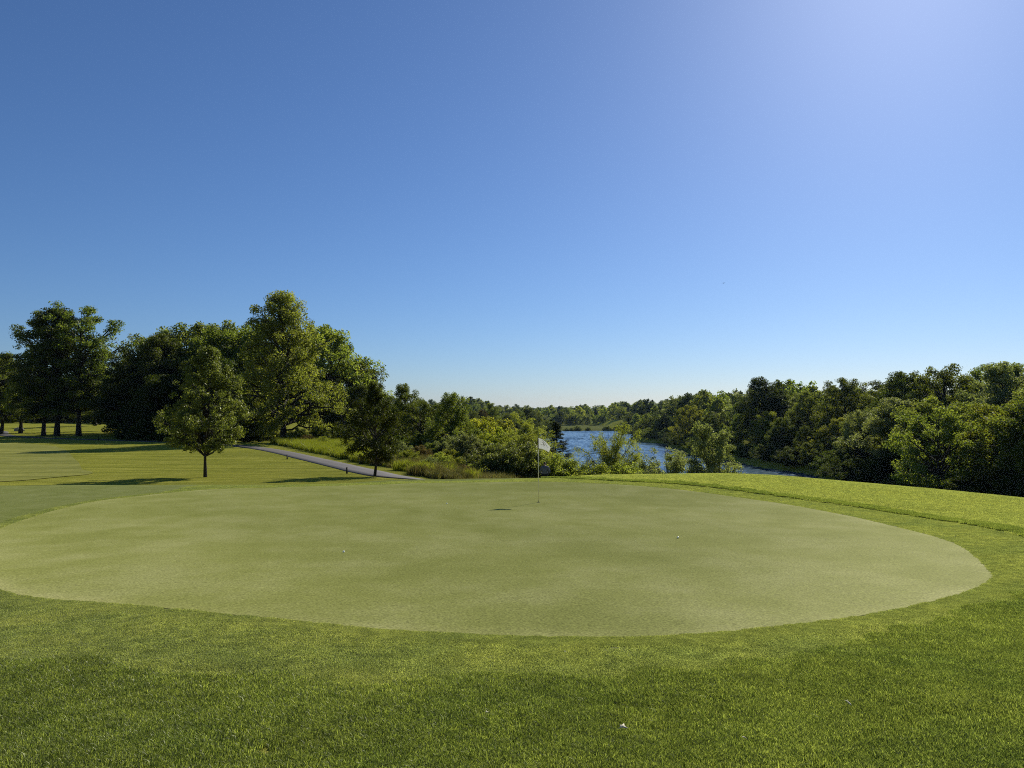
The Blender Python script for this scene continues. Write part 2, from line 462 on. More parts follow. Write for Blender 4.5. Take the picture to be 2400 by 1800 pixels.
# far ridge on the horizon
M_RIDGE = turf('ridge_woods', [(.035, .055, .02), (.05, .07, .025), (.06, .08, .03)], fine=.06, mid=.01, fine_amt=.4)
rx = axis((-4800, 4800, 60)); ry = np.array([2600., 2800., 3300.])
XX, YY = np.meshgrid(rx, ry)
ZZ = np.where(YY < 2700, -5, 21 + 5 * np.sin(XX * .0021 + 1) + 3 * np.sin(XX * .009) + 1.6 * np.sin(XX * .043) + 1.2 * np.sin(XX * .071 + 2))
nx2 = len(rx); ii = (np.arange(2)[:, None] * nx2 + np.arange(nx2 - 1)[None, :]).ravel()
tag(mesh_obj('hills', fast_mesh('hills', np.stack([XX.ravel(), YY.ravel(), ZZ.ravel()], 1), np.stack([ii, ii + 1, ii + nx2 + 1, ii + nx2], 1), M_RIDGE)),
    'low wooded ridge on the horizon', kind='structure')

# ------------------------------------------------------------------ grass blades
def inside(poly, x, y):
    x = np.asarray(x); y = np.asarray(y); r = np.zeros(x.shape, bool)
    q = np.roll(poly, -1, axis=0)
    for (ax, ay), (bx, by) in zip(poly, q):
        c = (ay > y) != (by > y)
        with np.errstate(divide='ignore', invalid='ignore'):
            r ^= c & (x < (bx - ax) * (y - ay) / (by - ay + 1e-12) + ax)
    return r

def blade_patch(name, seed, size, n, hmin, hmax, w, lean, mat, round_patch=True):
    g = np.random.default_rng(seed)
    r = size * .5 * np.sqrt(g.random(n)) if round_patch else None
    a = g.random(n) * 2 * np.pi
    bx, by = r * np.cos(a), r * np.sin(a)
    h = hmin + (hmax - hmin) * g.random(n) ** 1.3
    az = g.random(n) * 2 * np.pi; ln = lean * g.random(n) * h
    fx, fy = np.cos(az), np.sin(az)                    # lean direction
    wa = g.random(n) * 2 * np.pi; wx, wy = np.cos(wa) * w * .5, np.sin(wa) * w * .5
    ww = .6 + .8 * g.random(n)
    V = np.zeros((n, 5, 3))
    V[:, 0] = np.stack([bx - wx * ww, by - wy * ww, np.full(n, -.005)], 1); V[:, 1] = np.stack([bx + wx * ww, by + wy * ww, np.full(n, -.005)], 1)
    mxx, myy = bx + fx * ln * .3, by + fy * ln * .3
    V[:, 2] = np.stack([mxx + wx * ww * .85, myy + wy * ww * .85, h * .6], 1); V[:, 3] = np.stack([mxx - wx * ww * .85, myy - wy * ww * .85, h * .6], 1)
    V[:, 4] = np.stack([bx + fx * ln, by + fy * ln, h * (1 - .25 * lean * g.random(n))], 1)
    b = np.arange(n) * 5
    tn = g.random(n) ** 1.5; tn[g.random(n) < .08] = 1.0
    tint = np.repeat(tn, 5)
    return fast_mesh(name, V.reshape(-1, 3), [np.stack([b, b + 1, b + 2, b + 3], 1), np.stack([b + 3, b + 2, b + 4], 1)], mat, tint=tint)

def scatter(name, patch_mesh, xy, scale, label, mat, seed=0, lift=0.0, tilt=True):
    """one 'stuff' object: the patch set on every point"""
    g = np.random.default_rng(seed)
    x, y = xy[:, 0], xy[:, 1]
    z = height(x, y) + lift
    e = .15
    dx = (height(x + e, y) - height(x - e, y)) / (2 * e); dy = (height(x, y + e) - height(x, y - e)) / (2 * e)
    rot = np.zeros((len(x), 3))
    for i in range(len(x)):
        nrm = Vector((-dx[i], -dy[i], 1)).normalized() if tilt else Vector((0, 0, 1))
        q = Vector((0, 0, 1)).rotation_difference(nrm).to_matrix() @ Matrix.Rotation(g.random() * 6.2832, 3, 'Z')
        rot[i] = q.to_euler()
    me = bpy.data.meshes.new(name)
    me.vertices.add(len(x)); me.vertices.foreach_set('co', np.stack([x, y, z], 1).astype(np.float32).ravel())
    a = me.attributes.new('rot', 'FLOAT_VECTOR', 'POINT'); a.data.foreach_set('vector', rot.astype(np.float32).ravel())
    a = me.attributes.new('sc', 'FLOAT', 'POINT'); a.data.foreach_set('value', np.asarray(scale, np.float32))
    me.materials.append(mat)
    src = bpy.data.objects.new(name + '_source', patch_mesh)      # not linked to the scene
    ob = mesh_obj(name, me)
    ng = bpy.data.node_groups.new(name + '_nodes', 'GeometryNodeTree')
    ng.interface.new_socket('Geometry', in_out='INPUT', socket_type='NodeSocketGeometry')
    ng.interface.new_socket('Geometry', in_out='OUTPUT', socket_type='NodeSocketGeometry')
    N, L = ng.nodes, ng.links
    gi, go = N.new('NodeGroupInput'), N.new('NodeGroupOutput')
    ip = N.new('GeometryNodeInstanceOnPoints'); oi = N.new('GeometryNodeObjectInfo'); oi.inputs[0].default_value = src
    ra = N.new('GeometryNodeInputNamedAttribute'); ra.data_type = 'FLOAT_VECTOR'; ra.inputs[0].default_value = 'rot'
    sa = N.new('GeometryNodeInputNamedAttribute'); sa.data_type = 'FLOAT'; sa.inputs[0].default_value = 'sc'
    er = N.new('FunctionNodeEulerToRotation')
    L.new(gi.outputs[0], ip.inputs['Points']); L.new(oi.outputs['Geometry'], ip.inputs['Instance'])
    L.new(ra.outputs[0], er.inputs[0]); L.new(er.outputs[0], ip.inputs['Rotation']); L.new(sa.outputs[0], ip.inputs['Scale'])
    L.new(ip.outputs[0], go.inputs[0])
    md = ob.modifiers.new('scatter', 'NODES'); md.node_group = ng
    return tag(ob, label, 'grass', kind='stuff')

def jgrid(x0, x1, y0, y1, step, seed):
    g = np.random.default_rng(seed)
    X, Y = np.meshgrid(np.arange(x0, x1, step), np.arange(y0, y1, step))
    p = np.stack([X.ravel(), Y.ravel()], 1) + (g.random((X.size, 2)) - .5) * step * .9
    return p

def in_view(p, margin=1.0, side=.76): return np.abs(p[:, 0]) < p[:, 1] * side + margin

def clear_of(poly, q, r):
    k = np.ones(len(q), bool)
    for ang in np.linspace(0, 2 * np.pi, 12, endpoint=False): k &= ~inside(poly, q[:, 0] + r * np.cos(ang), q[:, 1] + r * np.sin(ang))
    return k
M_BLADE = leafy('rough_blades', (.046, .074, .014), (.330, .372, .125), trans=.57, gloss=.05, rough=.5, var=.10, patch=((.82, .86, .9), (1.14, 1.12, 1.15)))
M_BLADE2 = leafy('apron_blades', (.165, .192, .070), (.405, .430, .195), trans=.5, gloss=.03, rough=.65, var=.05, patch=((.84, .88, .95), (1.14, 1.10, 1.10)))
M_BLADE3 = leafy('tall_grass_blades', (.130, .155, .014), (.250, .262, .048), trans=.55, gloss=.03, rough=.5, var=.12)
M_WEED = leafy('dry_weeds', (.075, .085, .030), (.17, .135, .075), trans=.4, gloss=.02, rough=.6, var=.25)
M_BLADE4 = leafy('mound_blades_sunlit', (.175, .198, .066), (.450, .470, .200), trans=.6, gloss=.03, rough=.65, var=.06, patch=((.9, .92, .95), (1.08, 1.06, 1.06)))  # paler than the rough blades: sun shining through is put into the colour
p = jgrid(-9, 14, 2.6, 9.5, .28, 1)
p = p[in_view(p) & ~inside(APRON, p[:, 0], p[:, 1])]
g = np.random.default_rng(5)
patchA = blade_patch('rough_patch', 11, .62, 6200, .014, .044, .0032, 1.0, M_BLADE)
scatter('rough_grass', patchA, p, .75 + .45 * g.random(len(p)), 'shaggy rough grass in front of the mown apron', M_BLADE, 2)
p = jgrid(-9, 12, 2.6, 8.5, .42, 21)
p = p[in_view(p) & clear_of(APRON, p, .2)]
patchS = blade_patch('stray_patch', 22, .7, 46, .035, .075, .0030, 1.5, M_BLADE)
scatter('stray_grass', patchS, p, .7 + .5 * g.random(len(p)), 'longer stray blades sticking out of the rough', M_BLADE, 23)
p = jgrid(4, 32, 9.5, 40, .5, 3)
p = p[in_view(p) & ~inside(APRON, p[:, 0], p[:, 1])]
p = p[edge_dist(p[:, 0], p[:, 1]) < 7]
p = p[clear_of(APRON, p, .50)]
patchB = blade_patch('mound_patch', 12, 1.1, 5200, .025, .055, .0075, .9, M_BLADE4)
scatter('mound_grass', patchB, p, .8 + .4 * g.random(len(p)), 'bright rough grass on the mound beyond the green', M_BLADE4, 4)
p = jgrid(-13, 15, 4.6, 34, .32, 6)
p = p[in_view(p) & ~clear_of(APRON, p, .2) & ~inside(GREEN, p[:, 0], p[:, 1])]
# keep the short nap off the green itself
keep = np.ones(len(p), bool)
keep = clear_of(GREEN, p, .30)
p = p[keep]
patchC = blade_patch('apron_patch', 13, .62, 5200, .006, .016, .0040, .9, M_BLADE2)
scatter('apron_grass', patchC, p, .9 + .3 * g.random(len(p)), 'short mown grass blades of the apron', M_BLADE2, 7, lift=.007)

q = np.concatenate([GREEN[np.minimum((np.arange(len(GREEN) * 16) // 16), len(GREEN) - 1)]])
t_ = (np.arange(len(q)) % 16)[:, None] / 16
q = q + (np.roll(GREEN, -1, 0)[np.arange(len(q)) // 16] - q) * t_
q = np.concatenate([q + (g.random((len(q), 2)) - .5) * .62 for _ in range(4)])
q = q[in_view(q) & ~inside(GREEN, q[:, 0], q[:, 1])]
q = q[clear_of(GREEN, q, .045)]
patchF = blade_patch('edge_patch', 16, .16, 420, .005, .014, .0040, .9, M_BLADE2)
scatter('green_edge_grass', patchF, q, .8 + .3 * g.random(len(q)), 'short mown grass blades right along the edge of the green', M_BLADE2, 17, lift=.007)

q = np.repeat(APRON, 10, axis=0); q2 = np.repeat(np.roll(APRON, -1, 0), 10, axis=0)
q = q + (q2 - q) * ((np.arange(len(q)) % 10)[:, None] / 10)
q = np.concatenate([q + (g.random((len(q), 2)) - .5) * 1.15 for _ in range(5)])
q = q[in_view(q) & (q[:, 1] > 9.3) & (q[:, 0] > 1.5)]
q = q[clear_of(APRON, q, .10)]
patchG = blade_patch('step_patch', 18, .26, 420, .040, .080, .0065, .5, M_BLADE)
scatter('rough_step_grass', patchG, q, .8 + .35 * g.random(len(q)), 'line of taller rough grass stepping up from the apron at the mound', M_BLADE, 19)

BANK = np.array([(-33, 100), (-26.5, 88.5), (-17.6, 71), (-12.3, 60), (-8.9, 54), (-6.2, 48.6), (-4, 47.9), (1, 49.5), (3, 54), (-2, 60), (-6, 72), (-12, 90), (-20, 112), (-31, 120)])
p = jgrid(-40, 6, 44, 122, .62, 8)
ok = inside(BANK, p[:, 0], p[:, 1]); p = p[ok]
brown = (p[:, 0] > -9.5 + 3 * np.sin(p[:, 1] * .4)) & (p[:, 1] < 70) & (np.sin(p[:, 0] * 1.7) * np.sin(p[:, 1] * 1.1) > -.55)
patchD = blade_patch('tall_patch', 14, 1.1, 420, .20, .95, .020, .8, M_BLADE3)
scatter('tall_grass', patchD, p[~brown], .45 + .8 * g.random((~brown).sum()), 'tall bright green grass on the bank beside the cart path', M_BLADE3, 9, tilt=False)
patchE = blade_patch('weed_patch', 15, 1.2, 420, .25, .9, .026, 1.0, M_WEED)
scatter('dry_weeds', patchE, p[brown], .35 + .85 * g.random(brown.sum()), 'brownish weeds on the bank between cart path and shrubs', M_WEED, 10, tilt=False)

# ------------------------------------------------------------------ trees and shrubs
BARK = bark('bark_dark', (.020, .017, .014), (.055, .047, .038))
BARK_PALE = bark('bark_pale', (.14, .125, .10), (.27, .25, .21))
LEAF = {
    'mid':    leafy('leaf_mid', (.052, .078, .013), (.205, .232, .050), .58, .03),
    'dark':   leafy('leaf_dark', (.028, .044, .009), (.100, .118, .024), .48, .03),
    'bright': leafy('leaf_bright', (.110, .140, .022), (.330, .350, .085), .64, .03),
    'yellow': leafy('leaf_yellow', (.110, .130, .013), (.290, .298, .050), .60, .025),
    'grey':   leafy('leaf_greygreen', (.080, .100, .038), (.240, .262, .115), .52, .04, var=.2),
    'pine':   leafy('leaf_pine', (.010, .020, .007), (.032, .046, .016), .2, .03),
    'russet': leafy('leaf_russet', (.060, .046, .016), (.130, .092, .034), .45, .03),
    'silver': leafy('leaf_silver', (.095, .118, .046), (.300, .325, .150), .55, .05, var=.06),
    'feather': leafy('leaf_feather', (.120, .145, .022), (.320, .340, .080), .60, .03, var=.06),
    'gloss':  leafy('leaf_glossy', (.050, .070, .014), (.190, .205, .062), .52, .045, .5, var=.1),
}
PROFILE = {
    'round':  lambda t: np.sqrt(np.clip(1 - ((t - .48) / .56) ** 2, 0, 1)),
    'ovoid':  lambda t: np.clip(np.where(t < .32, .55 + .45 * np.sin(t / .32 * 1.57), np.cos((t - .32) / .72 * 1.57) ** .8), 0, 1),
    'cone':   lambda t: np.clip(1.05 - t, .05, 1) ** .9,
    'vase':   lambda t: np.clip(.35 + .75 * t, 0, 1) * np.sqrt(np.clip(1 - ((t - .3) / .74) ** 4, 0, 1)),
    'peak':   lambda t: np.interp(t, [0, .12, .28, .5, .68, .8, .92, 1], [.72, .95, 1, .80, .52, .42, .30, .08]),
    'egg':    lambda t: np.interp(t, [0, .1, .25, .45, .7, .88, 1], [.45, .8, 1, .88, .55, .28, .06]),
    'dome':   lambda t: np.sqrt(np.clip(1.02 - t ** 2.2, 0, 1)),
}

def tubes_np(paths, n):
    """tapered limbs -> vertices, quads"""
    Vs, Fs, base = [], [], 0
    for pts, rs in paths:
        pts = np.asarray(pts); k = len(pts)
        d = np.gradient(pts, axis=0); d /= np.linalg.norm(d, axis=1)[:, None] + 1e-9
        ref = np.where(np.abs(d[:, 2:3]) > .9, [[1., 0, 0]], [[0, 0, 1.]])
        a = np.cross(d, ref); a /= np.linalg.norm(a, axis=1)[:, None] + 1e-9
        b = np.cross(d, a)
        th = np.arange(n) * 2 * np.pi / n
        ring = pts[:, None, :] + np.asarray(rs)[:, None, None] * (a[:, None, :] * np.cos(th)[None, :, None] + b[:, None, :] * np.sin(th)[None, :, None])
        Vs.append(ring.reshape(-1, 3))
        i = (np.arange(k - 1)[:, None] * n); j = np.arange(n)[None, :]
        Fs.append(np.stack([i + j, i + (j + 1) % n, i + n + (j + 1) % n, i + n + j], -1).reshape(-1, 4) + base)
        base += k * n
    return np.concatenate(Vs), np.concatenate(Fs)

def leaves_np(g, C, R, per, leaf, aspect, up, droop, flat=.75):
    """C clump centres (m,3), R radii (m,) -> rhombic leaves"""
    m = len(C); cnt = np.maximum(3, (per * (R / R.mean()) ** 2 * (.6 + .8 * g.random(m))).astype(int))
    idx = np.repeat(np.arange(m), cnt); n = len(idx)
    d = g.normal(size=(n, 3)); d /= np.linalg.norm(d, axis=1)[:, None]
    rr = R[idx] * g.random(n) ** .42
    pos = C[idx] + d * rr[:, None] * np.array([1, 1, flat])
    pos[:, 2] -= droop * rr * (.3 + g.random(n))
    nr = d * .5 + g.normal(size=(n, 3)) * .75 + np.array([0, 0, up]); nr /= np.linalg.norm(nr, axis=1)[:, None]
    t = g.normal(size=(n, 3)) + np.array([0, 0, -droop * 2.2]); t -= nr * (t * nr).sum(1)[:, None]; t /= np.linalg.norm(t, axis=1)[:, None] + 1e-9
    s = np.cross(nr, t)
    L_ = leaf * (.6 + .8 * g.random(n)); W_ = L_ * aspect * .5
    V = np.zeros((n, 4, 3))
    V[:, 0] = pos - t * L_[:, None] * .5
    V[:, 1] = pos + s * W_[:, None] + nr * W_[:, None] * .25 - t * L_[:, None] * .05
    V[:, 2] = pos + t * L_[:, None] * .5
    V[:, 3] = pos - s * W_[:, None] + nr * W_[:, None] * .25 - t * L_[:, None] * .05
    ct = g.random(m)
    tint = np.clip(ct[idx] * .6 + g.random(n) * .4, 0, 1)
    return V.reshape(-1, 3), np.arange(n * 4).reshape(n, 4), np.repeat(tint, 4)

def grow(seed, H, bole, W, shape='round', limbs=26, subs=4, clump=.8, leaf=.3, per=70, aspect=.6, up=.5, droop=0., trunk_r=.25,
         lean=0., stems=1, elev=(12, 65), jit=.28, tubes=6, subclumps=2, min_r=.012, flat=.75):
    """returns wood paths and foliage arrays; base at the origin"""
    g = np.random.default_rng(seed)
    paths, C, R = [], [], []
    prof = PROFILE[shape]
    for st in range(stems):
        sa = g.random() * 6.283
        spread = (0 if stems == 1 else W * .16 * (.4 + g.random()))
        top = H * (1 if stems == 1 else .8 + .25 * g.random())
        k = 9; tt = np.linspace(0, 1, k)
        wander = np.cumsum(g.normal(size=(k, 2)) * H * .008, axis=0)
        ax = np.stack([lean * H * tt ** 1.3 + np.cos(sa) * spread * tt + wander[:, 0], np.sin(sa) * spread * tt + wander[:, 1], top * .96 * tt], 1)
        rs = trunk_r * (1 if stems == 1 else .6) * (1 - tt) ** .75 + min_r
        rs[0] *= 1.45
        ax[0, 2] = -.25
        paths.append((ax, rs))
        nl = max(4, limbs // stems)
        off = g.random() * 6.283
        for i in range(nl):
            t = (i + .5 + (g.random() - .5) * .8) / nl
            zt = bole + t * (top - bole)
            rr = W * .5 * float(prof(np.array(t))) * (1 + jit * g.normal())
            rr = max(rr, W * .06)
            az = off + i * 2.39996 + g.normal() * .3
            el = rad(elev[0] + (elev[1] - elev[0]) * t + g.normal() * 7)
            zs = np.clip(zt - rr * math.tan(el), bole * .75 if bole > .3 else .1, zt)
            f = zs / (top * .96)
            p0 = np.array([np.interp(f, tt, ax[:, 0]), np.interp(f, tt, ax[:, 1]), zs])
            ptip = np.array([np.interp(min(1, zt / top), tt, ax[:, 0]) + rr * math.cos(az), np.interp(min(1, zt / top), tt, ax[:, 1]) + rr * math.sin(az), zt])
            m = 6; u = np.linspace(0, 1, m)[:, None]
            pts = p0 + (ptip - p0) * u
            pts[:, 2] += np.sin(u[:, 0] * np.pi) * rr * .10 - droop * rr * .35 * u[:, 0] ** 2.5
            pts[1:] += g.normal(size=(m - 1, 3)) * rr * .035
            lr = min(trunk_r * .55, .018 * rr + trunk_r * .16) * (1 - u[:, 0]) ** .7 + min_r
            paths.append((pts, lr))
            C.append(pts[-1]); R.append(clump * (.6 + .6 * g.random()))
            for s_ in range(subs):
                v = .3 + .65 * (s_ + g.random()) / subs
                q0 = np.array([np.interp(v, u[:, 0], pts[:, c]) for c in range(3)])
                a2 = az + (1 if s_ % 2 else -1) * (.4 + .8 * g.random()); e2 = g.normal() * .45 + .25 - droop * .4
                sl = max(rr, W * .12) * (.22 + .28 * g.random())
                q1 = q0 + sl * np.array([math.cos(a2) * math.cos(e2), math.sin(a2) * math.cos(e2), math.sin(e2)])
                mid = (q0 + q1) / 2 + g.normal(size=3) * sl * .08
                paths.append((np.array([q0, mid, q1]), np.array([lr[3], lr[3] * .6, min_r])))
                for c_ in range(subclumps):
                    w = .45 + .6 * (c_ + g.random()) / subclumps
                    C.append(q0 + (q1 - q0) * w + g.normal(size=3) * clump * .25); R.append(clump * (.55 + .7 * g.random()))
    C = np.array(C); R = np.array(R)
    keep = C[:, 2] > .25 * R
    V, F, T = leaves_np(g, C[keep], R[keep], per, leaf, aspect, up, droop, flat)
    return paths, V, F, T, tubes

class Proto: pass
def proto(kind, far=False, **kw):
    paths, V, F, T, tb = grow(**kw)
    P = Proto(); P.H = kw['H']; P.far = far; P.name = kind
    wv, wf = tubes_np(paths, tb)
    P.trunk = fast_mesh('trunk', wv, wf, BARK, smooth_shade=True)
    P.crown = fast_mesh('crown', V, F, LEAF['mid'], tint=T)
    if far:                                            # too small in view to show its parts
        P.joined = fast_mesh(kind, np.concatenate([wv, V]), np.concatenate([wf, F + len(wv)]), [BARK, LEAF['mid']],
                             midx=np.concatenate([np.zeros(len(wf)), np.ones(len(F))]), tint=np.concatenate([np.zeros(len(wv)), T]))
    return P

def plant(P, name, x, y, h, label, cat='tree', group=None, leaf='mid', rz=None, wide=1.0, bark_mat=None, sink=.0, single=False, z=None):
    zz = (hz(x, y) if z is None else z) - sink
    s = h / P.H
    rz = random.random() * 6.283 if rz is None else rz
    if single:
        o = bpy.data.objects.new(name, P.joined); link(o)
        o.location = (x, y, zz); o.rotation_euler = (0, 0, rz); o.scale = (s * wide, s * wide, s)
        o.material_slots[1].link = 'OBJECT'; o.material_slots[1].material = LEAF[leaf]
        return tag(o, label, cat, group)
    r = empty(name, (x, y, zz), rz); r.scale = (s * wide, s * wide, s)
    tag(r, label, cat, group)
    t = bpy.data.objects.new('trunk', P.trunk); link(t, r)
    if bark_mat: t.material_slots[0].link = 'OBJECT'; t.material_slots[0].material = bark_mat
    c = bpy.data.objects.new('crown', P.crown); link(c, r)
    c.material_slots[0].link = 'OBJECT'; c.material_slots[0].material = LEAF[leaf]
    return r

random.seed(4)
P_MAPLE = proto('maple', seed=3, H=8.1, bole=1.75, W=5.5, shape='egg', limbs=52, subs=6, clump=.34, leaf=.125, per=46, trunk_r=.105, elev=(14, 62), jit=.16, up=.35, subclumps=2, min_r=.008)
P_SMALL = proto('small_tree', seed=8, H=5.8, bole=1.0, W=4.4, shape='egg', limbs=34, subs=6, clump=.34, leaf=.115, per=50, trunk_r=.10, elev=(5, 60), jit=.25, up=.5, min_r=.008)
P_OAK = [proto('tall_oak', seed=20 + i, H=23, bole=4.2, W=12.0, shape='ovoid' if i else 'round', limbs=48, subs=5, subclumps=1, clump=1.2, leaf=.32, per=100, flat=.6, trunk_r=.36, elev=(-4, 60), jit=.30, up=.5) for i in range(2)]
P_BIG = proto('big_tree', seed=31, H=22.5, bole=1.6, W=16.5, shape='peak', limbs=78, subs=5, subclumps=1, clump=1.1, leaf=.28, per=115, flat=.8, trunk_r=.42, elev=(-6, 66), jit=.16, up=.5)
P_ROUND = [proto('broadleaf', far=True, seed=40 + i, H=16, bole=1.6, W=11.5, shape=('round', 'dome', 'ovoid')[i], limbs=40, subs=4, subclumps=1, clump=1.12, leaf=.32, per=118, flat=.78, trunk_r=.3, elev=(0, 62), jit=.22, up=.5, tubes=5) for i in range(3)]
P_SPARSE = proto('thin_tree', seed=50, H=20, bole=5, W=9, shape='round', limbs=26, subs=5, clump=.7, leaf=.26, per=13, trunk_r=.28, elev=(25, 70), jit=.3)
P_SHRUB = [proto('shrub', far=True, seed=60 + i, H=5, bole=.25, W=6.2, shape='dome', limbs=44, subs=4, clump=.52, leaf=.19, per=52, trunk_r=.09, stems=4, elev=(5, 60), jit=.25, up=.5, tubes=4) for i in range(3)]
P_NEARSHRUB = [proto('leafy_shrub', seed=70 + i, H=3.4, bole=.15, W=4.2, shape='dome', limbs=48, subs=4, clump=.36, leaf=.115, per=60, trunk_r=.05, stems=5, elev=(10, 65), jit=.22, up=.45, tubes=4, min_r=.006) for i in range(2)]
P_WILLOW = proto('willow', seed=80, H=9, bole=1.0, W=8.4, shape='dome', limbs=54, subs=6, clump=.5, leaf=.17, per=56, aspect=.28, droop=.45, trunk_r=.17, stems=3, elev=(10, 66), jit=.2, up=.3, min_r=.01)
P_FEATHER = proto('feathery_tree', seed=85, H=7, bole=1.5, W=5.6, shape='round', limbs=46, subs=6, clump=.45, leaf=.15, per=60, aspect=.3, droop=.5, trunk_r=.07, stems=2, elev=(28, 70), jit=.22, up=.3, min_r=.008)
P_VASE = proto('vase_tree', seed=88, H=6, bole=.4, W=5.0, shape='cone', limbs=60, subs=5, clump=.34, leaf=.115, per=32, trunk_r=.06, stems=5, elev=(38, 72), jit=.2, up=.2, min_r=.007)
P_BUSH = proto('round_bush', seed=91, H=4.2, bole=.3, W=4.0, shape='round', limbs=48, subs=5, clump=.32, leaf=.11, per=60, trunk_r=.05, stems=5, elev=(25, 70), jit=.2, up=.4, min_r=.006)
P_PINE = proto('pine', far=True, seed=95, H=11, bole=.8, W=5.4, shape='cone', limbs=60, subs=4, clump=.45, leaf=.26, per=46, aspect=.16, up=.4, trunk_r=.16, elev=(-8, 40), jit=.18, flat=.45, tubes=5)
P_FAR = [proto('far_tree', far=True, seed=100 + i, H=15, bole=.8, W=11, shape=('round', 'dome', 'ovoid')[i], limbs=30, subs=4, clump=1.25, leaf=.75, per=16, trunk_r=.3, elev=(0, 62), jit=.22, up=.5, tubes=4) for i in range(3)]
P_FARPINE = proto('far_conifer', far=True, seed=110, H=15, bole=.6, W=5.5, shape='cone', limbs=40, subs=3, clump=.7, leaf=.6, per=16, aspect=.35, trunk_r=.2, elev=(-8, 30), jit=.15, tubes=4)

def U(u, y): return (u - 1200) / 1700 * y
def top_h(x, y, v): return CAM_Z + y * (965 - v) / 1700 - hz(x, y)     # height of a thing whose top shows at that sight line

# --- two young trees by the path
x, y = -18.7, 44.8
plant(P_MAPLE, 'young_tree', x, y, top_h(x, y, 815), 'young tree with slim trunk and glossy leaves alone on the mown slope', leaf='gloss', rz=.4, wide=.90)
x, y = -8.75, 46.0
plant(P_SMALL, 'young_tree', x, y, top_h(x, y, 903), 'small dense dark tree at the edge of the cart path', leaf='dark', rz=2.1, wide=.80)

# --- tall park trees on the left
x, y = U(103, 132), 132
plant(P_OAK[0], 'park_tree', x, y, top_h(x, y, 733), 'tall park tree with slim dark trunk beside the thickest trunk', leaf='mid', rz=1.0, wide=.86)
x, y = U(129, 131), 131
plant(P_OAK[1], 'park_tree', x, y, top_h(x, y, 724), 'tall park tree with the thickest flared trunk', leaf='dark', rz=2.0, wide=1.12)
x, y = U(187, 132), 132
plant(P_OAK[0], 'park_tree', x, y, top_h(x, y, 716), 'tallest park tree with leaning dark trunk, nearest the drooping dark branches', leaf='mid', rz=4.2, wide=1.0)
x, y = U(2, 140), 140
plant(P_OAK[1], 'park_tree', x, y, top_h(x, y, 830), 'lower park tree behind the cart path bend and boulder', leaf='mid', rz=.3, wide=1.2)
x, y = U(-60, 150), 150
plant(P_OAK[0], 'park_tree', x, y, top_h(x, y, 800), 'park tree past the bend of the cart path', leaf='dark', rz=3.3, wide=1.2)
x, y = U(48, 146), 146
plant(P_OAK[0], 'park_tree', x, y, top_h(x, y, 842), 'low spreading park tree filling the gap beside the boulder', leaf='dark', rz=5.0, wide=1.35)
x, y = U(228, 188), 188
plant(P_OAK[1], 'park_tree', x, y, 15, 'distant park tree with pale leaning trunk', leaf='mid', rz=5.3, bark_mat=BARK_PALE, wide=.8)
x, y = U(322, 165), 165
plant(P_SPARSE, 'thin_tree', x, y, top_h(x, y, 783), 'thin see-through tree rising behind the dark wood', leaf='grey', bark_mat=BARK_PALE, wide=1.0)
x, y = U(395, 160), 160
plant(P_SPARSE, 'thin_tree', x, y, top_h(x, y, 768), 'thin bare-topped tree sticking out of the dark wood', leaf='grey', bark_mat=BARK_PALE, wide=.6)
for k, (u, yy, v, pr, wd) in enumerate([(-40, 215, 880, 0, 1.3), (40, 225, 900, 1, 1.3), (95, 235, 905, 2, 1.3), (150, 230, 890, 0, 1.3), (205, 240, 900, 1, 1.3), (255, 225, 880, 2, 1.2), (300, 235, 870, 0, 1.3),
                                   (15, 260, 870, 2, 1.2), (120, 265, 875, 1, 1.3), (230, 262, 868, 0, 1.3)]):
    x = U(u, yy)
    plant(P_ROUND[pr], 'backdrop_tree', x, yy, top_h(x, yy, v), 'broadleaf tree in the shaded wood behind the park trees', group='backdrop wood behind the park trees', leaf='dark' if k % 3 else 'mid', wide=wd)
for k in range(22):
    x, yy = -150 - 11 * k + 6 * math.sin(k * 2.1), 205 + 28 * (k % 3) - 3.0 * k
    plant(P_ROUND[k % 3], 'backdrop_tree', x, yy, 13 + 4 * (k % 4) / 3, 'broadleaf tree in the shaded wood behind the park trees', group='backdrop wood behind the park trees', leaf='dark' if k % 3 else 'mid', wide=1.3)
for k, (u, yy, v) in enumerate([(-20, 205, 955), (20, 210, 960), (62, 208, 958), (100, 212, 950), (140, 207, 957), (172, 209, 952), (205, 206, 958), (245, 205, 950), (270, 200, 955)]):
    x = U(u, yy)
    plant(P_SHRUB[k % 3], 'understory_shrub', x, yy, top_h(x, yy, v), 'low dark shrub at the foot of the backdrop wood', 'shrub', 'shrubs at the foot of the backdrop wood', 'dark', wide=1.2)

# --- dark wood in the middle and the big bright tree
WOOD = [(300, 122, 850, 0, 'dark', 1.1), (335, 130, 818, 1, 'dark', 1.1), (385, 126, 790, 2, 'dark', 1.0), (425, 138, 768, 0, 'mid', 1.0), (475, 136, 762, 1, 'mid', 1.0), (520, 128, 775, 2, 'mid', 1.0),
        (560, 134, 762, 0, 'mid', 1.0), (605, 128, 758, 1, 'mid', .9), (450, 118, 850, 2, 'dark', 1.2), (530, 116, 840, 0, 'dark', 1.1), (365, 114, 880, 1, 'dark', 1.1), (590, 118, 830, 2, 'dark', 1.0),
        (355, 150, 790, 1, 'mid', 1.0), (500, 150, 768, 0, 'mid', 1.0)]
for u, yy, v, pr, lf, wd in WOOD:
    x = U(u, yy)
    plant(P_ROUND[pr], 'wood_tree', x, yy, top_h(x, yy, v), 'dark broadleaf tree crowded in the wood behind the young tree' if lf == 'dark' else 'mid green broadleaf tree crowning the wood behind the young tree',
          group='dense wood behind the young tree', leaf=lf, wide=wd)
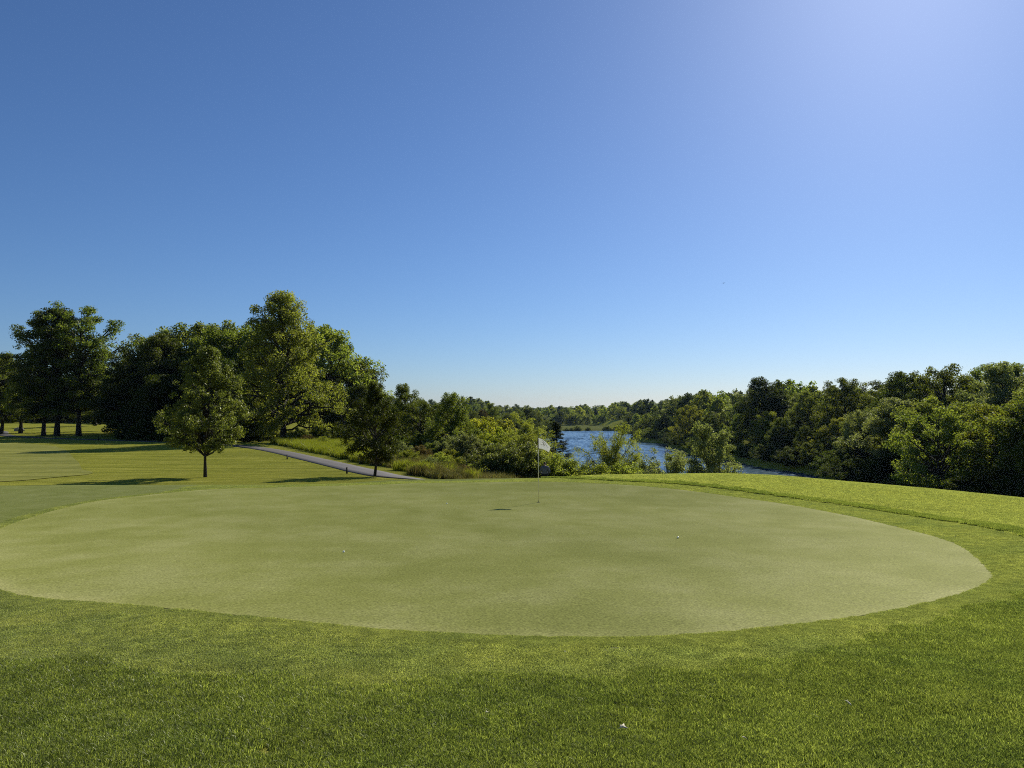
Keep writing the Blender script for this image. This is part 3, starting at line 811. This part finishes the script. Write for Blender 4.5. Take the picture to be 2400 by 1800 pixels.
for k, (u, yy, v) in enumerate([(300, 116, 990), (345, 112, 975), (390, 108, 985), (440, 106, 980), (490, 106, 985), (540, 105, 980), (585, 106, 985), (625, 112, 990)]):
    x = U(u, yy)
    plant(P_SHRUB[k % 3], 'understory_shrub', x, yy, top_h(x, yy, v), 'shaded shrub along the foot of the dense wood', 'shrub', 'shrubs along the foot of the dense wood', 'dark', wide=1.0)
x, y = U(668, 104), 104
plant(P_BIG, 'big_tree', x, y, top_h(x, y, 684), 'big bright green tree towering over the wood, its foliage sweeping low', leaf='bright', rz=.9, wide=.98)
for (u, yy, v, pr, lf, wd, lab) in [(778, 136, 772, 2, 'bright', 1.05, 'bright green tree on the river side of the towering big tree'),
                                (738, 150, 768, 0, 'mid', .9, 'mid green tree half hidden behind the towering big tree'),
                                (822, 140, 845, 0, 'mid', 1.1, 'mid green tree on the falling tree line towards the river'),
                                (862, 142, 866, 1, 'dark', 1.0, 'dark rounded tree at the low end of the falling tree line'),
                                (842, 128, 905, 2, 'dark', 1.2, 'dark low tree behind the small dense tree by the path'),
                                (905, 112, 930, 1, 'dark', 1.2, 'dark low tree between path tree and slender green tree'),
                                (948, 88, 903, 2, 'mid', .8, 'slender green tree standing free above the weedy bank'),
                                (985, 84, 942, 0, 'dark', 1.0, 'dark low tree between slender and spreading bank trees'),
                                (1057, 74, 922, 1, 'mid', .95, 'spreading green tree on top of the weedy bank'),
                                (905, 88, 985, 0, 'mid', 1.4, 'bushy tree behind the small dense tree, above the tall grass')]:
    x = U(u, yy)
    plant(P_ROUND[pr], 'bank_tree', x, yy, top_h(x, yy, v), lab, leaf=lf, wide=wd)
for k, (u, yy, v, lf) in enumerate([(700, 101, 1000, 'mid'), (750, 104, 1000, 'mid'), (800, 100, 1000, 'dark'), (850, 92, 1010, 'mid'), (900, 80, 1025, 'mid'), (940, 76, 1020, 'dark'), (975, 72, 1015, 'mid'),
                                (1010, 70, 1030, 'grey'), (1040, 66, 1035, 'grey'), (1075, 68, 1010, 'grey'), (1100, 64, 1020, 'grey'), (1125, 78, 985, 'yellow'), (1095, 84, 990, 'mid'), (1140, 66, 1035, 'mid'), (1030, 82, 985, 'dark'),
                                (1165, 74, 1000, 'yellow'), (1155, 90, 980, 'yellow')]):
    x = U(u, yy)
    plant(P_SHRUB[k % 3], 'bank_shrub', x, yy, top_h(x, yy, v), {'mid': 'mid green', 'dark': 'dark green', 'grey': 'grey green', 'yellow': 'yellow green'}[lf] + ' rounded shrub on the river bank beyond the weeds', 'shrub', 'shrubs on the river bank beyond the weeds', lf, wide=.95)

for k, (u, yy, h) in enumerate([(955, 58, 1.3), (985, 62, 1.5), (1005, 55, 1.0), (1030, 58, 1.3), (1050, 54, .9), (1075, 57, 1.2), (1090, 53, .9), (940, 66, 1.6), (925, 72, 1.5), (1015, 66, 1.7), (1060, 62, 1.5),
                               (970, 53, .8), (1035, 52, .7), (1108, 54, 1.0), (880, 80, 1.4), (760, 92, 1.3), (720, 96, 1.4)]):
    x = U(u, yy)
    lf = ['yellow', 'russet', 'grey', 'bright', 'mid'][k % 5]
    plant(P_NEARSHRUB[k % 2], 'weed_bush', x, yy, h, {'yellow': 'knee-high yellowish weed bush', 'russet': 'knee-high reddish brown weed bush', 'grey': 'knee-high grey green weed bush', 'bright': 'knee-high light green weed bush', 'mid': 'knee-high mid green weed bush'}[lf] + ' on the bank past the cart path',
          'weed', 'low weed bushes on the bank past the cart path', lf, wide=1.1)

# --- bushes just over the crest of the green
x, y = U(1232, 66), 66
plant(P_WILLOW, 'willow', x, y, top_h(x, y, 970), 'big yellow green willow bush right behind the flag', 'tree', leaf='feather', rz=1.2, wide=1.12)
x, y = U(1303, 84), 84
plant(P_PINE, 'pine_tree', x, y, top_h(x, y, 990), 'dark pine peeking out between willow and water', leaf='pine', rz=.5, wide=1.3)
NEAR = [(1110, 57, 1062, 0, 'gloss', 1.0), (1160, 56, 1040, 1, 'gloss', 1.1), (1205, 55, 1035, 0, 'gloss', 1.1), (1245, 57, 1040, 1, 'gloss', 1.0), (1300, 55, 1062, 0, 'bright', 1.0),
        (1335, 55, 1078, 1, 'bright', 1.1), (1375, 54, 1088, 0, 'bright', 1.0), (1415, 53, 1085, 1, 'bright', 1.0), (1455, 53, 1082, 0, 'bright', 1.0), (1490, 53, 1096, 1, 'grey', 1.0)]
for u, yy, v, pr, lf, wd in NEAR:
    x = U(u, yy)
    plant(P_NEARSHRUB[pr], 'leafy_shrub', x, yy, top_h(x, yy, v), 'glossy leaved shrub below the willow behind the person' if lf == 'gloss' else 'light green shrub under the feathery tree, just over the crest of the green', 'shrub',
          'shrubs just over the crest of the green', lf, wide=wd)
x, y = U(1437, 58), 58
plant(P_FEATHER, 'feathery_tree', x, y, top_h(x, y, 984), 'airy feathery tree standing in front of the river', leaf='feather', rz=2.6, wide=.74)
x, y = U(1570, 47), 47
plant(P_BUSH, 'round_bush', x, y, top_h(x, y, 1047), 'round silvery green bush between feathery tree and upright grey green tree', 'shrub', leaf='silver', rz=.2, wide=1.05)
x, y = U(1673, 47), 47
plant(P_VASE, 'upright_tree', x, y, top_h(x, y, 984), 'upright grey green many-stemmed tree at the water side of the mound', leaf='silver', rz=1.7, wide=1.0)

# --- left bank of the river, far part
g = np.random.default_rng(77)
BROW = [(1108, 250, 962, 0, 'mid'), (1128, 262, 960, 1, 'russet'), (1150, 270, 946, 2, 'mid'), (1120, 215, 985, 1, 'russet'), (1165, 228, 985, 0, 'dark'), (1190, 300, 968, 1, 'mid'), (1140, 200, 1000, 2, 'mid'),
        (1215, 330, 963, 0, 'mid'), (1235, 380, 958, 2, 'dark'), (1180, 190, 1000, 0, 'mid'), (1100, 170, 990, 1, 'dark'), (1075, 160, 975, 2, 'mid'), (1040, 150, 960, 0, 'mid'), (1010, 150, 950, 1, 'dark'),
        (1255, 400, 962, 1, 'mid'), (1210, 250, 990, 0, 'dark'), (1235, 300, 985, 2, 'mid'), (1262, 330, 992, 1, 'dark'), (1285, 390, 985, 0, 'mid'), (1200, 170, 1015, 1, 'mid'), (1225, 190, 1020, 2, 'mid'), (1255, 240, 1015, 0, 'dark')]
for u, yy, v, pr, lf in BROW:
    x = U(u, yy)
    plant(P_ROUND[pr], 'shore_tree', x, yy, max(3.5, top_h(x, yy, v)), {'russet': 'reddish brown tree among green trees on the near river shore', 'dark': 'dark rounded tree on the near river shore beyond the willow'}.get(lf, 'green tree on the near river shore beyond the willow'),
          group='trees on the near river shore beyond the willow', leaf=lf, single=True, wide=1.15)

# --- right bank: shrubs at the water, a middle row and a tall row
def bank_x(y): return 58 + 14 * float(smooth(320, 440, np.array(y))) + 2.5 * math.sin(y * .05) + 1.5 * math.sin(y * .13 + 1)
leafs = ['mid', 'dark', 'mid', 'bright', 'yellow', 'dark', 'dark', 'grey']
yy = 62.0; k = 0
while yy < 486:
    st = 4.2 + yy * .012
    far = yy > 210
    x = bank_x(yy) + 1.5 + 2 * g.random()
    sl = 'dark' if yy < 150 and g.random() < .8 else ['mid', 'dark', 'grey', 'dark'][int(g.random() * 4)]  # near shrubs mostly dark-leaved: deep shade at the waterline put into leaf colour
    tail = ' by the mound' if yy < 130 else ' at mid reach' if yy < 280 else ' near the marsh'
    CN = {'mid': 'mid green', 'dark': 'dark green', 'grey': 'grey green', 'bright': 'light green', 'yellow': 'yellow green'}
    plant(P_SHRUB[k % 3], 'waterside_shrub', x, yy, 3.0 + 2.2 * g.random(), {'mid': 'mid green', 'dark': 'dark green', 'grey': 'grey green'}[sl] + ' bushy shrub overhanging the opposite waterline' + tail, 'shrub', 'shrubs at the water on the opposite bank', sl, wide=1.1, single=True)
    x = bank_x(yy) + 6.5 + 3 * g.random(); y2 = yy + g.normal() * 2
    lf = leafs[int(g.random() * 8)]
    plant(P_FAR[k % 3] if far else P_ROUND[k % 3], 'slope_tree', x, y2, (9.0 if yy < 140 else 6.2) + 3.0 * g.random(), CN[lf] + ' medium tree on the opposite lower slope' + tail,
          group='trees on the lower slope of the opposite bank', leaf=lf, wide=.85 + .5 * g.random(), single=True)
    if k % 2 == 0:
        x = bank_x(yy) + 18 + 4 * g.random(); y2 = yy + g.normal() * 2
        l1 = ['mid', 'dark', 'mid', 'dark', 'grey'][int(g.random() * 5)]; l2 = ['mid', 'dark', 'mid'][int(g.random() * 3)]
        plant(P_FAR[k // 2 % 3] if far else P_ROUND[k // 2 % 3], 'ridge_tree', x, y2, 10.2 + 5.0 * g.random(), CN[l1] + ' tall front row tree topping the opposite bank' + tail, group='front row on top of the opposite bank', leaf=l1, wide=1.05, single=True)
        x = bank_x(yy) + 30 + 8 * g.random(); y2 = yy + g.normal() * 3
        plant(P_FAR[(k // 2 + 1) % 3] if far else P_ROUND[(k // 2 + 1) % 3], 'ridge_tree', x, y2, 10.5 + 5.0 * g.random(), CN[l2] + ' tall rear row tree topping the opposite bank' + tail, group='rear row on top of the opposite bank', leaf=l2, wide=1.05, single=True)
        if k % 4 == 0:
            x = bank_x(yy) + 44 + 8 * g.random()
            plant(P_FAR[k % 3] if far else P_ROUND[k % 3], 'ridge_tree', x, yy + 3, 12 + 2 * g.random(), 'dark green tree filling gaps behind the rear row on the opposite bank', group='last row on top of the opposite bank', leaf='dark', wide=1.5, single=True)
    yy += st; k += 1
for u, d, v, lf, lab in [(2190, 96, 962, 'mid', 'broad crowned tree with visible dark limbs on the opposite bank'), (1612, 250, 952, 'yellow', 'rounded yellow green tree above the water bend on the opposite bank'),
                         (1785, 205, 887, 'dark', 'tallest dark tree standing out of the opposite tree line')]:
    x = U(u, d)
    plant(P_ROUND[0 if v != 887 else 2], 'broadleaf_tree', x, d, top_h(x, d, v), lab, leaf=lf, wide=1.0)

# --- far shore behind the marsh
for k in range(88):
    row = k % 3
    y2 = (615, 640, 680)[row] + g.normal() * 6
    x = -60 + (k // 3) * 8.2 + g.normal() * 2 + row * 2.5
    h = (8 + 3.5 * g.random(), 12 + 3 * g.random(), 13.5 + 3.5 * g.random())[row]
    con = (k % 11 == 5)
    plant(P_FARPINE if con else P_FAR[k % 3], 'far_tree', x, y2, h, 'dark pointed conifer on the far shore behind the marsh' if con else 'far broadleaf tree on the shore behind the marsh',
          group='trees on the far shore behind the marsh', leaf='pine' if con else ['mid', 'dark', 'mid', 'grey', 'bright'][int(g.random() * 5)], single=True, wide=1.1)
for k in range(34):
    x = -150 + k * 12 + g.normal() * 3; y2 = 800 + 60 * g.random()
    plant(P_FAR[k % 3], 'far_tree', x, y2, 13 + 4 * g.random(), 'hazy tree in the wood beyond the far shore', group='wood beyond the far shore', leaf=['mid', 'dark'][k % 2], single=True, wide=1.3)
for k in range(10):
    x = 30 + k * 6 + g.normal() * 1.5
    plant(P_SHRUB[k % 3], 'marsh_bush', x, 491 + g.random() * 3, 2.2 + 1.5 * g.random(), 'low dark bush at the water edge of the marsh', 'shrub', 'bushes at the water edge of the marsh', 'mid', single=True, wide=1.3)

# ------------------------------------------------------------------ flagstick and hole
M_POLE = plain('fibreglass_pole', (.55, .52, .38), .4)
M_BLACK = plain('black_sleeve', (.012, .012, .014), .45)
M_CLOTH = None
m, N, L = new_mat('flag_cloth')
tc = N.new('ShaderNodeTexCoord')
n1 = noise(N, L, 400, 2, .5, tc.outputs['Object'])
r = ramp(N, [(.74, .74, .75), (.84, .84, .83)], [.3, .7]); L.new(n1.outputs[0], r.inputs[0])
d = N.new('ShaderNodeBsdfDiffuse'); t = N.new('ShaderNodeBsdfTranslucent')
L.new(r.outputs[0], d.inputs[0]); L.new(r.outputs[0], t.inputs[0])
mx_ = N.new('ShaderNodeMixShader'); mx_.inputs[0].default_value = .42; L.new(d.outputs[0], mx_.inputs[1]); L.new(t.outputs[0], mx_.inputs[2])
o = N.new('ShaderNodeOutputMaterial'); L.new(mx_.outputs[0], o.inputs[0])
M_CLOTH = m
M_PRINT = plain('flag_print', (.03, .03, .035), .7)

fx, fy = .875, 24.1
fz = hz(fx, fy) + .009
root = empty('flagstick', (fx, fy, fz))
tag(root, 'thin golf flagstick with black upper sleeve standing in the hole', 'flagstick')
mb = MB(); mb.tube([(0, 0, -.1), (0, 0, 1.0), (-.008, 0, 1.76)], [.0125, .012, .011], 8); mb.obj('pole', M_POLE, root, True)
mb = MB(); mb.tube([(-.008, 0, 1.74), (-.012, 0, 2.13)], [.0135, .0135], 8); mb.obj('sleeve', M_BLACK, root, True)
mb = MB(); mb.tube([(-.012, 0, 2.13), (-.012, 0, 2.15)], [.013, .006], 8); mb.obj('cap', M_BLACK, root, True)

def flag_pt(s, t, off=0.0):
    zt = .345 - .02 * s - .285 * s ** 1.7; zb = -.03 * s - .10 * s ** 2
    xx = (.40 * t + .345 * (1 - t)) * s
    # a fold runs down from the upper edge
    yy = .035 * math.sin(s * 4.2 + .8 * (1 - t)) * s + .09 * max(0, s - .62) * (1.2 - t) - off
    return Vector((.004 + xx, yy - .03 * s, 1.775 + zb + (zt - zb) * t))
flag = empty('flag', (fx, fy, fz)); tag(flag, 'small white pin flag with dark emblem curling from the flagstick', 'flag')
nS, nT = 28, 16
V = [flag_pt(i / nS, j / nT) for j in range(nT + 1) for i in range(nS + 1)]
F = [(j * (nS + 1) + i, j * (nS + 1) + i + 1, (j + 1) * (nS + 1) + i + 1, (j + 1) * (nS + 1) + i) for j in range(nT) for i in range(nS)]
mb = MB(); mb.add(V, F); fo = mb.obj('cloth', M_CLOTH, flag, True)
sm = fo.modifiers.new('thick', 'SOLIDIFY'); sm.thickness = .0015; sm.offset = 0
def print_strip(name, pts, width):
    mb = MB(); vs = []
    for k, (s, t) in enumerate(pts):
        w = width * (.35 + .65 * math.sin(math.pi * (k + .3) / (len(pts) - .4)))
        vs += [flag_pt(s, t - w / 2, .004), flag_pt(s, t + w / 2, .004)]
    mb.add(vs, [(2 * i, 2 * i + 2, 2 * i + 3, 2 * i + 1) for i in range(len(pts) - 1)])
    return mb.obj(name, M_PRINT, flag)
print_strip('emblem', [(.34 + .022 * i, .70 + .05 * math.sin(i * .7) - .012 * i) for i in range(10)], .10)
print_strip('emblem', [(.42 + .02 * i, .56 + .05 * math.sin(i * .9)) for i in range(7)], .13)
print_strip('dark_arc', [(.28 + .035 * i, .88 - .004 * i * i * .4) for i in range(17)], .05)  # dark arc near the upper edge of the cloth
for a, b, tt in ((.20, .25, .45), (.27, .33, .45), (.35, .38, .47), (.41, .47, .49), (.49, .53, .51)):
    print_strip('lettering', [(a + (b - a) * i / 3, tt) for i in range(4)], .05)

M_CUPSHADE = plain('hole_shade', (.010, .010, .008), .9)
M_LIP = plain('hole_lip', (.055, .06, .03), .8)
cup = empty('golf_hole', (fx, fy, fz)); tag(cup, 'round dark golf hole at the foot of the flagstick', 'hole')
nn = 24
mb = MB(); mb.add([(.054 * math.cos(2 * math.pi * k / nn), .054 * math.sin(2 * math.pi * k / nn), .004) for k in range(nn)], [tuple(range(nn))]); mb.obj('shade_disc', M_CUPSHADE, cup)  # flat dark disc laid on the green for the shade inside the cup
mb = MB(); mb.add([(rr * math.cos(2 * math.pi * k / nn), rr * math.sin(2 * math.pi * k / nn), zz) for rr, zz in ((.0535, .0065), (.060, .007), (.066, -.002)) for k in range(nn)],
                  [(i * nn + k, (i + 1) * nn + k, (i + 1) * nn + (k + 1) % nn, i * nn + (k + 1) % nn) for i in range(2) for k in range(nn)]); mb.obj('lip', M_LIP, cup)

# ------------------------------------------------------------------ golf balls
m, N, L = new_mat('golf_ball')
tc = N.new('ShaderNodeTexCoord'); vo = N.new('ShaderNodeTexVoronoi'); vo.inputs['Scale'].default_value = 260
L.new(tc.outputs['Object'], vo.inputs['Vector'])
bp = N.new('ShaderNodeBump'); bp.inputs['Strength'].default_value = .5; bp.inputs['Distance'].default_value = .001; L.new(vo.outputs['Distance'], bp.inputs['Height'])
p = N.new('ShaderNodeBsdfPrincipled'); p.inputs['Base Color'].default_value = (.80, .80, .77, 1); p.inputs['Roughness'].default_value = .3
L.new(bp.outputs[0], p.inputs['Normal']); o = N.new('ShaderNodeOutputMaterial'); L.new(p.outputs[0], o.inputs[0])
M_BALL = m
def ball_mesh():
    V, F = [], []; nu, nv_ = 24, 14; R = .02135
    for j in range(nv_ + 1):
        th = math.pi * j / nv_
        for i in range(nu):
            ph = 2 * math.pi * i / nu; V.append((R * math.sin(th) * math.cos(ph), R * math.sin(th) * math.sin(ph), R * math.cos(th)))
    for j in range(nv_):
        for i in range(nu): F.append((j * nu + i, (j + 1) * nu + i, (j + 1) * nu + (i + 1) % nu, j * nu + (i + 1) % nu))
    mb = MB(); mb.add(V, F); return mb.mesh('golf_ball', M_BALL, True)
bm_ = ball_mesh()
for bx, by, lab in ((-3.05, 13.25, 'white golf ball on the green on the shadow side of the flagstick'), (3.52, 15.5, 'white golf ball on the green across from the flag shadow'),
                    (-2.08, 23.3, 'tiny far white golf ball level with the hole')):
    ob = mesh_obj('golf_ball', bm_, None, (bx, by, hz(bx, by) + .009 + .019)); tag(ob, lab, 'golf ball', 'golf balls on the green')

# ------------------------------------------------------------------ pale fallen leaves in the rough
M_DRY = leafy('dry_leaf', (.50, .46, .36), (.62, .58, .48), .3, .05, .5, warm=1.0, var=.05)
for k, (lx, ly, rz_, sc, lab) in enumerate([(.65, 4.36, .3, 1.0, 'pale lobed dry leaf lying curled in the rough below the middle of the green'), (2.22, 4.88, 1.9, 1.0, 'pale narrow curled leaf in the rough furthest to the side of the mound'),
                                       (1.33, 4.22, 2.6, .7, 'small pale torn leaf in the rough between two larger dry leaves'), (-.16, 4.6, .9, .45, 'tiny pale leaf scrap in the rough'), (.45, 6.25, 1.2, .4, 'tiny pale crumb on the mown apron')]):
    outline = [(0, -.004), (.006, -.010), (.020, -.013), (.012, -.004), (.014, -.001), (.012, .003), (.016, .014), (.004, .008), (-.002, .012), (-.004, .003), (-.018, .001), (-.004, -.002)]
    if k == 1: outline = [(-.022, 0), (-.010, -.006), (.004, -.005), (.022, -.001), (.006, .004), (-.008, .006)]
    cv = lambda q: .010 - 14 * q[0] ** 2 + 9 * q[1] ** 2
    vs = [(a * 1.25, b * 1.25, cv((a, b))) for a, b in outline] + [(0.004, 0, .013)]
    n = len(outline)
    me = fast_mesh('dry_leaf', vs, np.array([[i, (i + 1) % n, n] for i in range(n)]), M_DRY, tint=np.full(len(vs), .5))
    ob = mesh_obj('dry_leaf', me, None, (lx, ly, hz(lx, ly) + (.055 if ly < 6 else .03))); ob.rotation_euler = (.25, -.2, rz_); ob.scale = (sc * 1.35,) * 3
    s_ = ob.modifiers.new('thick', 'SOLIDIFY'); s_.thickness = .0008
    tag(ob, lab, 'leaf')

# ------------------------------------------------------------------ path posts, boulder, mast, bird
M_POST = plain('dark_post', (.018, .016, .014), .7)
M_POSTTOP = plain('post_top', (.05, .045, .04), .7)
for bx, by, hh, lab in ((-10.95, 48.3, .42, 'short dark post at the path edge near the small dense tree'), (-20.3, 65.7, .42, 'short dark post halfway along the straight of the cart path'),
                        (-53.4, 113.6, .5, 'short dark post at the path where it passes behind the young tree'), (-63.5, 111.6, .6, 'short dark post by the fairway in front of the shaded lawn')):
    r_ = empty('path_post', (bx, by, hz(bx, by))); tag(r_, lab, 'post', 'dark posts along the cart path')
    mb = MB(); mb.tube([(0, 0, -.1), (0, 0, hh - .03)], [.062, .060], 12); mb.obj('shaft', M_POST, r_, True)
    mb = MB(); mb.tube([(0, 0, hh - .03), (0, 0, hh - .012), (0, 0, hh)], [.068, .066, .03], 12); mb.obj('cap', M_POSTTOP, r_, True)

M_STONE = bark('granite', (.16, .15, .135), (.33, .31, .28), 2.5)
g = np.random.default_rng(9)
V, F = [], []; nu, nv_ = 20, 10
for j in range(nv_ + 1):
    th = math.pi * .5 * j / nv_
    for i in range(nu):
        ph = 2 * math.pi * i / nu
        w = 1 + .10 * math.sin(3 * ph + 1) + .08 * math.sin(5 * ph + 2 * th) + .05 * g.normal()
        zq = math.cos(th) ** .8
        V.append((1.05 * math.sin(th) ** .75 * math.cos(ph) * w + .25 * zq * -.4, .75 * math.sin(th) ** .75 * math.sin(ph) * w, .78 * zq * (1 + .06 * g.normal()) - .06))
for j in range(nv_):
    for i in range(nu): F.append((j * nu + i, (j + 1) * nu + i, (j + 1) * nu + (i + 1) % nu, j * nu + (i + 1) % nu))
mb = MB(); mb.add(V, F)
ob = mb.obj('boulder', M_STONE, None, False, (-107.5, 158.5, hz(-107.5, 158.5))); tag(ob, 'grey boulder on the lawn beside the cart path bend', 'boulder')

M_STEEL = plain('mast_steel', (.35, .36, .38), .5)
mr = empty('radio_mast', (U(1360.5, 1500), 1500, 0)); tag(mr, 'thin radio mast on the far horizon above the wood', 'mast')
mb = MB()
for k in range(3):
    a = 2.094 * k; mb.tube([(.8 * math.cos(a), .8 * math.sin(a), -1), (.5 * math.cos(a), .5 * math.sin(a), 27)], [.16, .14], 5)
mb.obj('lattice_leg', M_STEEL, mr)
mb = MB()
for i in range(14):
    for k in range(3):
        a, b = 2.094 * k, 2.094 * (k + 1); z0 = 1.9 * i
        mb.tube([(.75 * math.cos(a), .75 * math.sin(a), z0), (.75 * math.cos(b), .75 * math.sin(b), z0 + 1.9)], [.07, .07], 4)
mb.obj('bracing', M_STEEL, mr)
mb = MB(); mb.tube([(0, 0, 26), (0, 0, 31)], [.25, .12], 6); mb.obj('antenna', M_STEEL, mr)

M_BIRD = plain('bird_feathers', (.03, .03, .035), .8)
bd = empty('bird', (U(1699, 120), 120, CAM_Z + 120 * (965 - 662) / 1700), .8); tag(bd, 'tiny dark bird flying high above the opposite bank', 'bird')
bme = bpy.data.meshes.new('body')
bv = [(0, 0, 0), (.10, 0, .01), (.16, 0, .025), (-.10, 0, 0), (-.20, 0, .005), (.02, .16, .05), (-.02, .32, .03), (.02, -.16, .05), (-.02, -.32, .03)]
bme.from_pydata(bv, [(0, 1), (1, 2), (0, 3), (3, 4), (0, 5), (5, 6), (0, 7), (7, 8)], [])
bo = mesh_obj('body', bme, bd); bme.materials.append(M_BIRD)
sk = bo.modifiers.new('skin', 'SKIN')
for v_, r_ in zip(bme.skin_vertices[0].data, [(.05, .05), (.04, .04), (.02, .02), (.035, .03), (.05, .008), (.07, .01), (.02, .006), (.07, .01), (.02, .006)]): v_.radius = r_
bo.modifiers.new('sub', 'SUBSURF').levels = 1

# ------------------------------------------------------------------ person on the path beyond the crest, back turned, head bowed
M_SKIN = plain('skin', (.33, .20, .14), .55)
M_JACKET = plain('blue_grey_jacket', (.075, .085, .125), .8, .2, .15, 12)
M_TROUSER = plain('black_trousers', (.012, .012, .014), .85, .2)
M_HAIR = plain('dark_hair', (.015, .012, .010), .6)
M_SHOE = plain('dark_shoes', (.02, .02, .02), .5)

def skin_obj(name, verts, edges, radii, mat, parent, levels=2, root_i=0):
    me = bpy.data.meshes.new(name); me.from_pydata(verts, edges, []); me.materials.append(mat)
    ob = mesh_obj(name, me, parent)
    sk = ob.modifiers.new('skin', 'SKIN'); sk.use_smooth_shade = True
    for i, (sv, r_) in enumerate(zip(me.skin_vertices[0].data, radii)):
        sv.radius = r_ if isinstance(r_, tuple) else (r_, r_); sv.use_root = (i == root_i)
    ss = ob.modifiers.new('sub', 'SUBSURF'); ss.levels = levels; ss.render_levels = levels
    return ob

px, py = 2.0, 44.3
pr = empty('person', (px, py, hz(px, py) + .02), 0)
tag(pr, 'person in blue grey jacket and black trousers seen from behind, head bowed', 'person')
# facing +Y (away from the green); hands held together in front
BV, BE, BR = [], [], []
def bone(p, r, parent=None):
    BV.append(p); BR.append(r)
    if parent is not None: BE.append((parent, len(BV) - 1))
    return len(BV) - 1
pel = bone((0, 0, .95), (.100, .070)); ab = bone((0, .0, 1.10), (.105, .075), pel); ch = bone((0, -.01, 1.30), (.155, .105), ab); up_ = bone((0, .01, 1.43), (.10, .075), ch)
nk = bone((0, .05, 1.51), .052, up_); hd0 = bone((0, .09, 1.58), (.070, .080), nk); hd1 = bone((0, .12, 1.65), (.076, .095), hd0); hd2 = bone((0, .115, 1.715), (.060, .075), hd1)
bone((0, .20, 1.60), (.018, .018), hd0)                                        # nose
for s in (-1, 1):
    bone((s * .082, .10, 1.63), (.014, .022), hd1)                              # ears
    sh = bone((s * .17, 0, 1.42), .065, up_); el = bone((s * .275, .0, 1.16), .046, sh); fo_ = bone((s * .22, .14, 1.05), .038, el); wr = bone((s * .13, .25, 1.03), .028, fo_)
    pm = bone((s * .075, .30, 1.02), (.040, .020), wr)
    for k, (fl, dz) in enumerate(((.070, .030), (.080, .010), (.075, -.010), (.060, -.030))):
        f1 = bone((s * .045, .325, 1.02 + dz), .009, pm); f2 = bone((s * (.045 - fl * .35), .335, 1.015 + dz), .0085, f1); bone((s * (.045 - fl * .6), .318, 1.01 + dz), .0075, f2)
    t1 = bone((s * .095, .285, 1.055), .011, wr); t2 = bone((s * .065, .30, 1.075), .010, t1); bone((s * .04, .315, 1.07), .009, t2)
    hp = bone((s * .095, 0, .90), .092, pel); kn = bone((s * .11, .02, .50), .058, hp); an = bone((s * .115, -.01, .10), .040, kn); bone((s * .12, .14, .045), (.042, .030), an)
skin_obj('body', BV, BE, BR, M_SKIN, pr)
JV = [(0, 0, .96), (0, 0, 1.12), (0, -.012, 1.30), (0, .005, 1.44), (0, .035, 1.50)]; JE = [(0, 1), (1, 2), (2, 3), (3, 4)]; JR = [(.180, .130), (.178, .13), (.195, .135), (.13, .095), (.062, .062)]
for s in (-1, 1):
    b = len(JV); JV += [(s * .18, 0, 1.42), (s * .285, 0, 1.16), (s * .225, .14, 1.05), (s * .15, .23, 1.035)]; JR += [.085, .070, .058, .050]; JE += [(3, b), (b, b + 1), (b + 1, b + 2), (b + 2, b + 3)]
skin_obj('jacket', JV, JE, JR, M_JACKET, pr)
TV = [(0, 0, .92), (0, 0, 1.12)]; TE = [(0, 1)]; TR = [(.185, .140), (.165, .118)]
for s in (-1, 1):
    b = len(TV); TV += [(s * .095, 0, .80), (s * .11, .02, .50), (s * .115, -.005, .10)]; TR += [.112, .080, .068]; TE += [(0, b), (b, b + 1), (b + 1, b + 2)]
skin_obj('trousers', TV, TE, TR, M_TROUSER, pr)
skin_obj('hair', [(0, .055, 1.60), (0, .085, 1.68), (0, .11, 1.735)], [(0, 1), (1, 2)], [(.072, .065), (.084, .085), (.064, .078)], M_HAIR, pr)
for s in (-1, 1):
    skin_obj('shoe', [(s * .115, -.05, .045), (s * .118, .06, .045), (s * .12, .19, .038)], [(0, 1), (1, 2)], [(.045, .045), (.050, .042), (.042, .032)], M_SHOE, pr)

# ------------------------------------------------------------------ thin summer haze in the air
m, N, L = new_mat('haze')
v = N.new('ShaderNodeVolumePrincipled')
v.inputs['Color'].default_value = (.45, .68, 1.0, 1); v.inputs['Density'].default_value = .00003; v.inputs['Anisotropy'].default_value = .35
o = N.new('ShaderNodeOutputMaterial'); L.new(v.outputs[0], o.inputs['Volume'])
x0, x1, y0, y1, z0, z1 = -5100, 5100, -300, 6100, -6.5, 41
mb = MB(); mb.add([(x, y, z) for z in (z0, z1) for y in (y0, y1) for x in (x0, x1)], [(0, 2, 3, 1), (4, 5, 7, 6), (0, 1, 5, 4), (2, 6, 7, 3), (0, 4, 6, 2), (1, 3, 7, 5)])
tag(mb.obj('haze', m), 'thin blue haze in the air over the river', kind='stuff')
SC.cycles.volume_bounces = 0
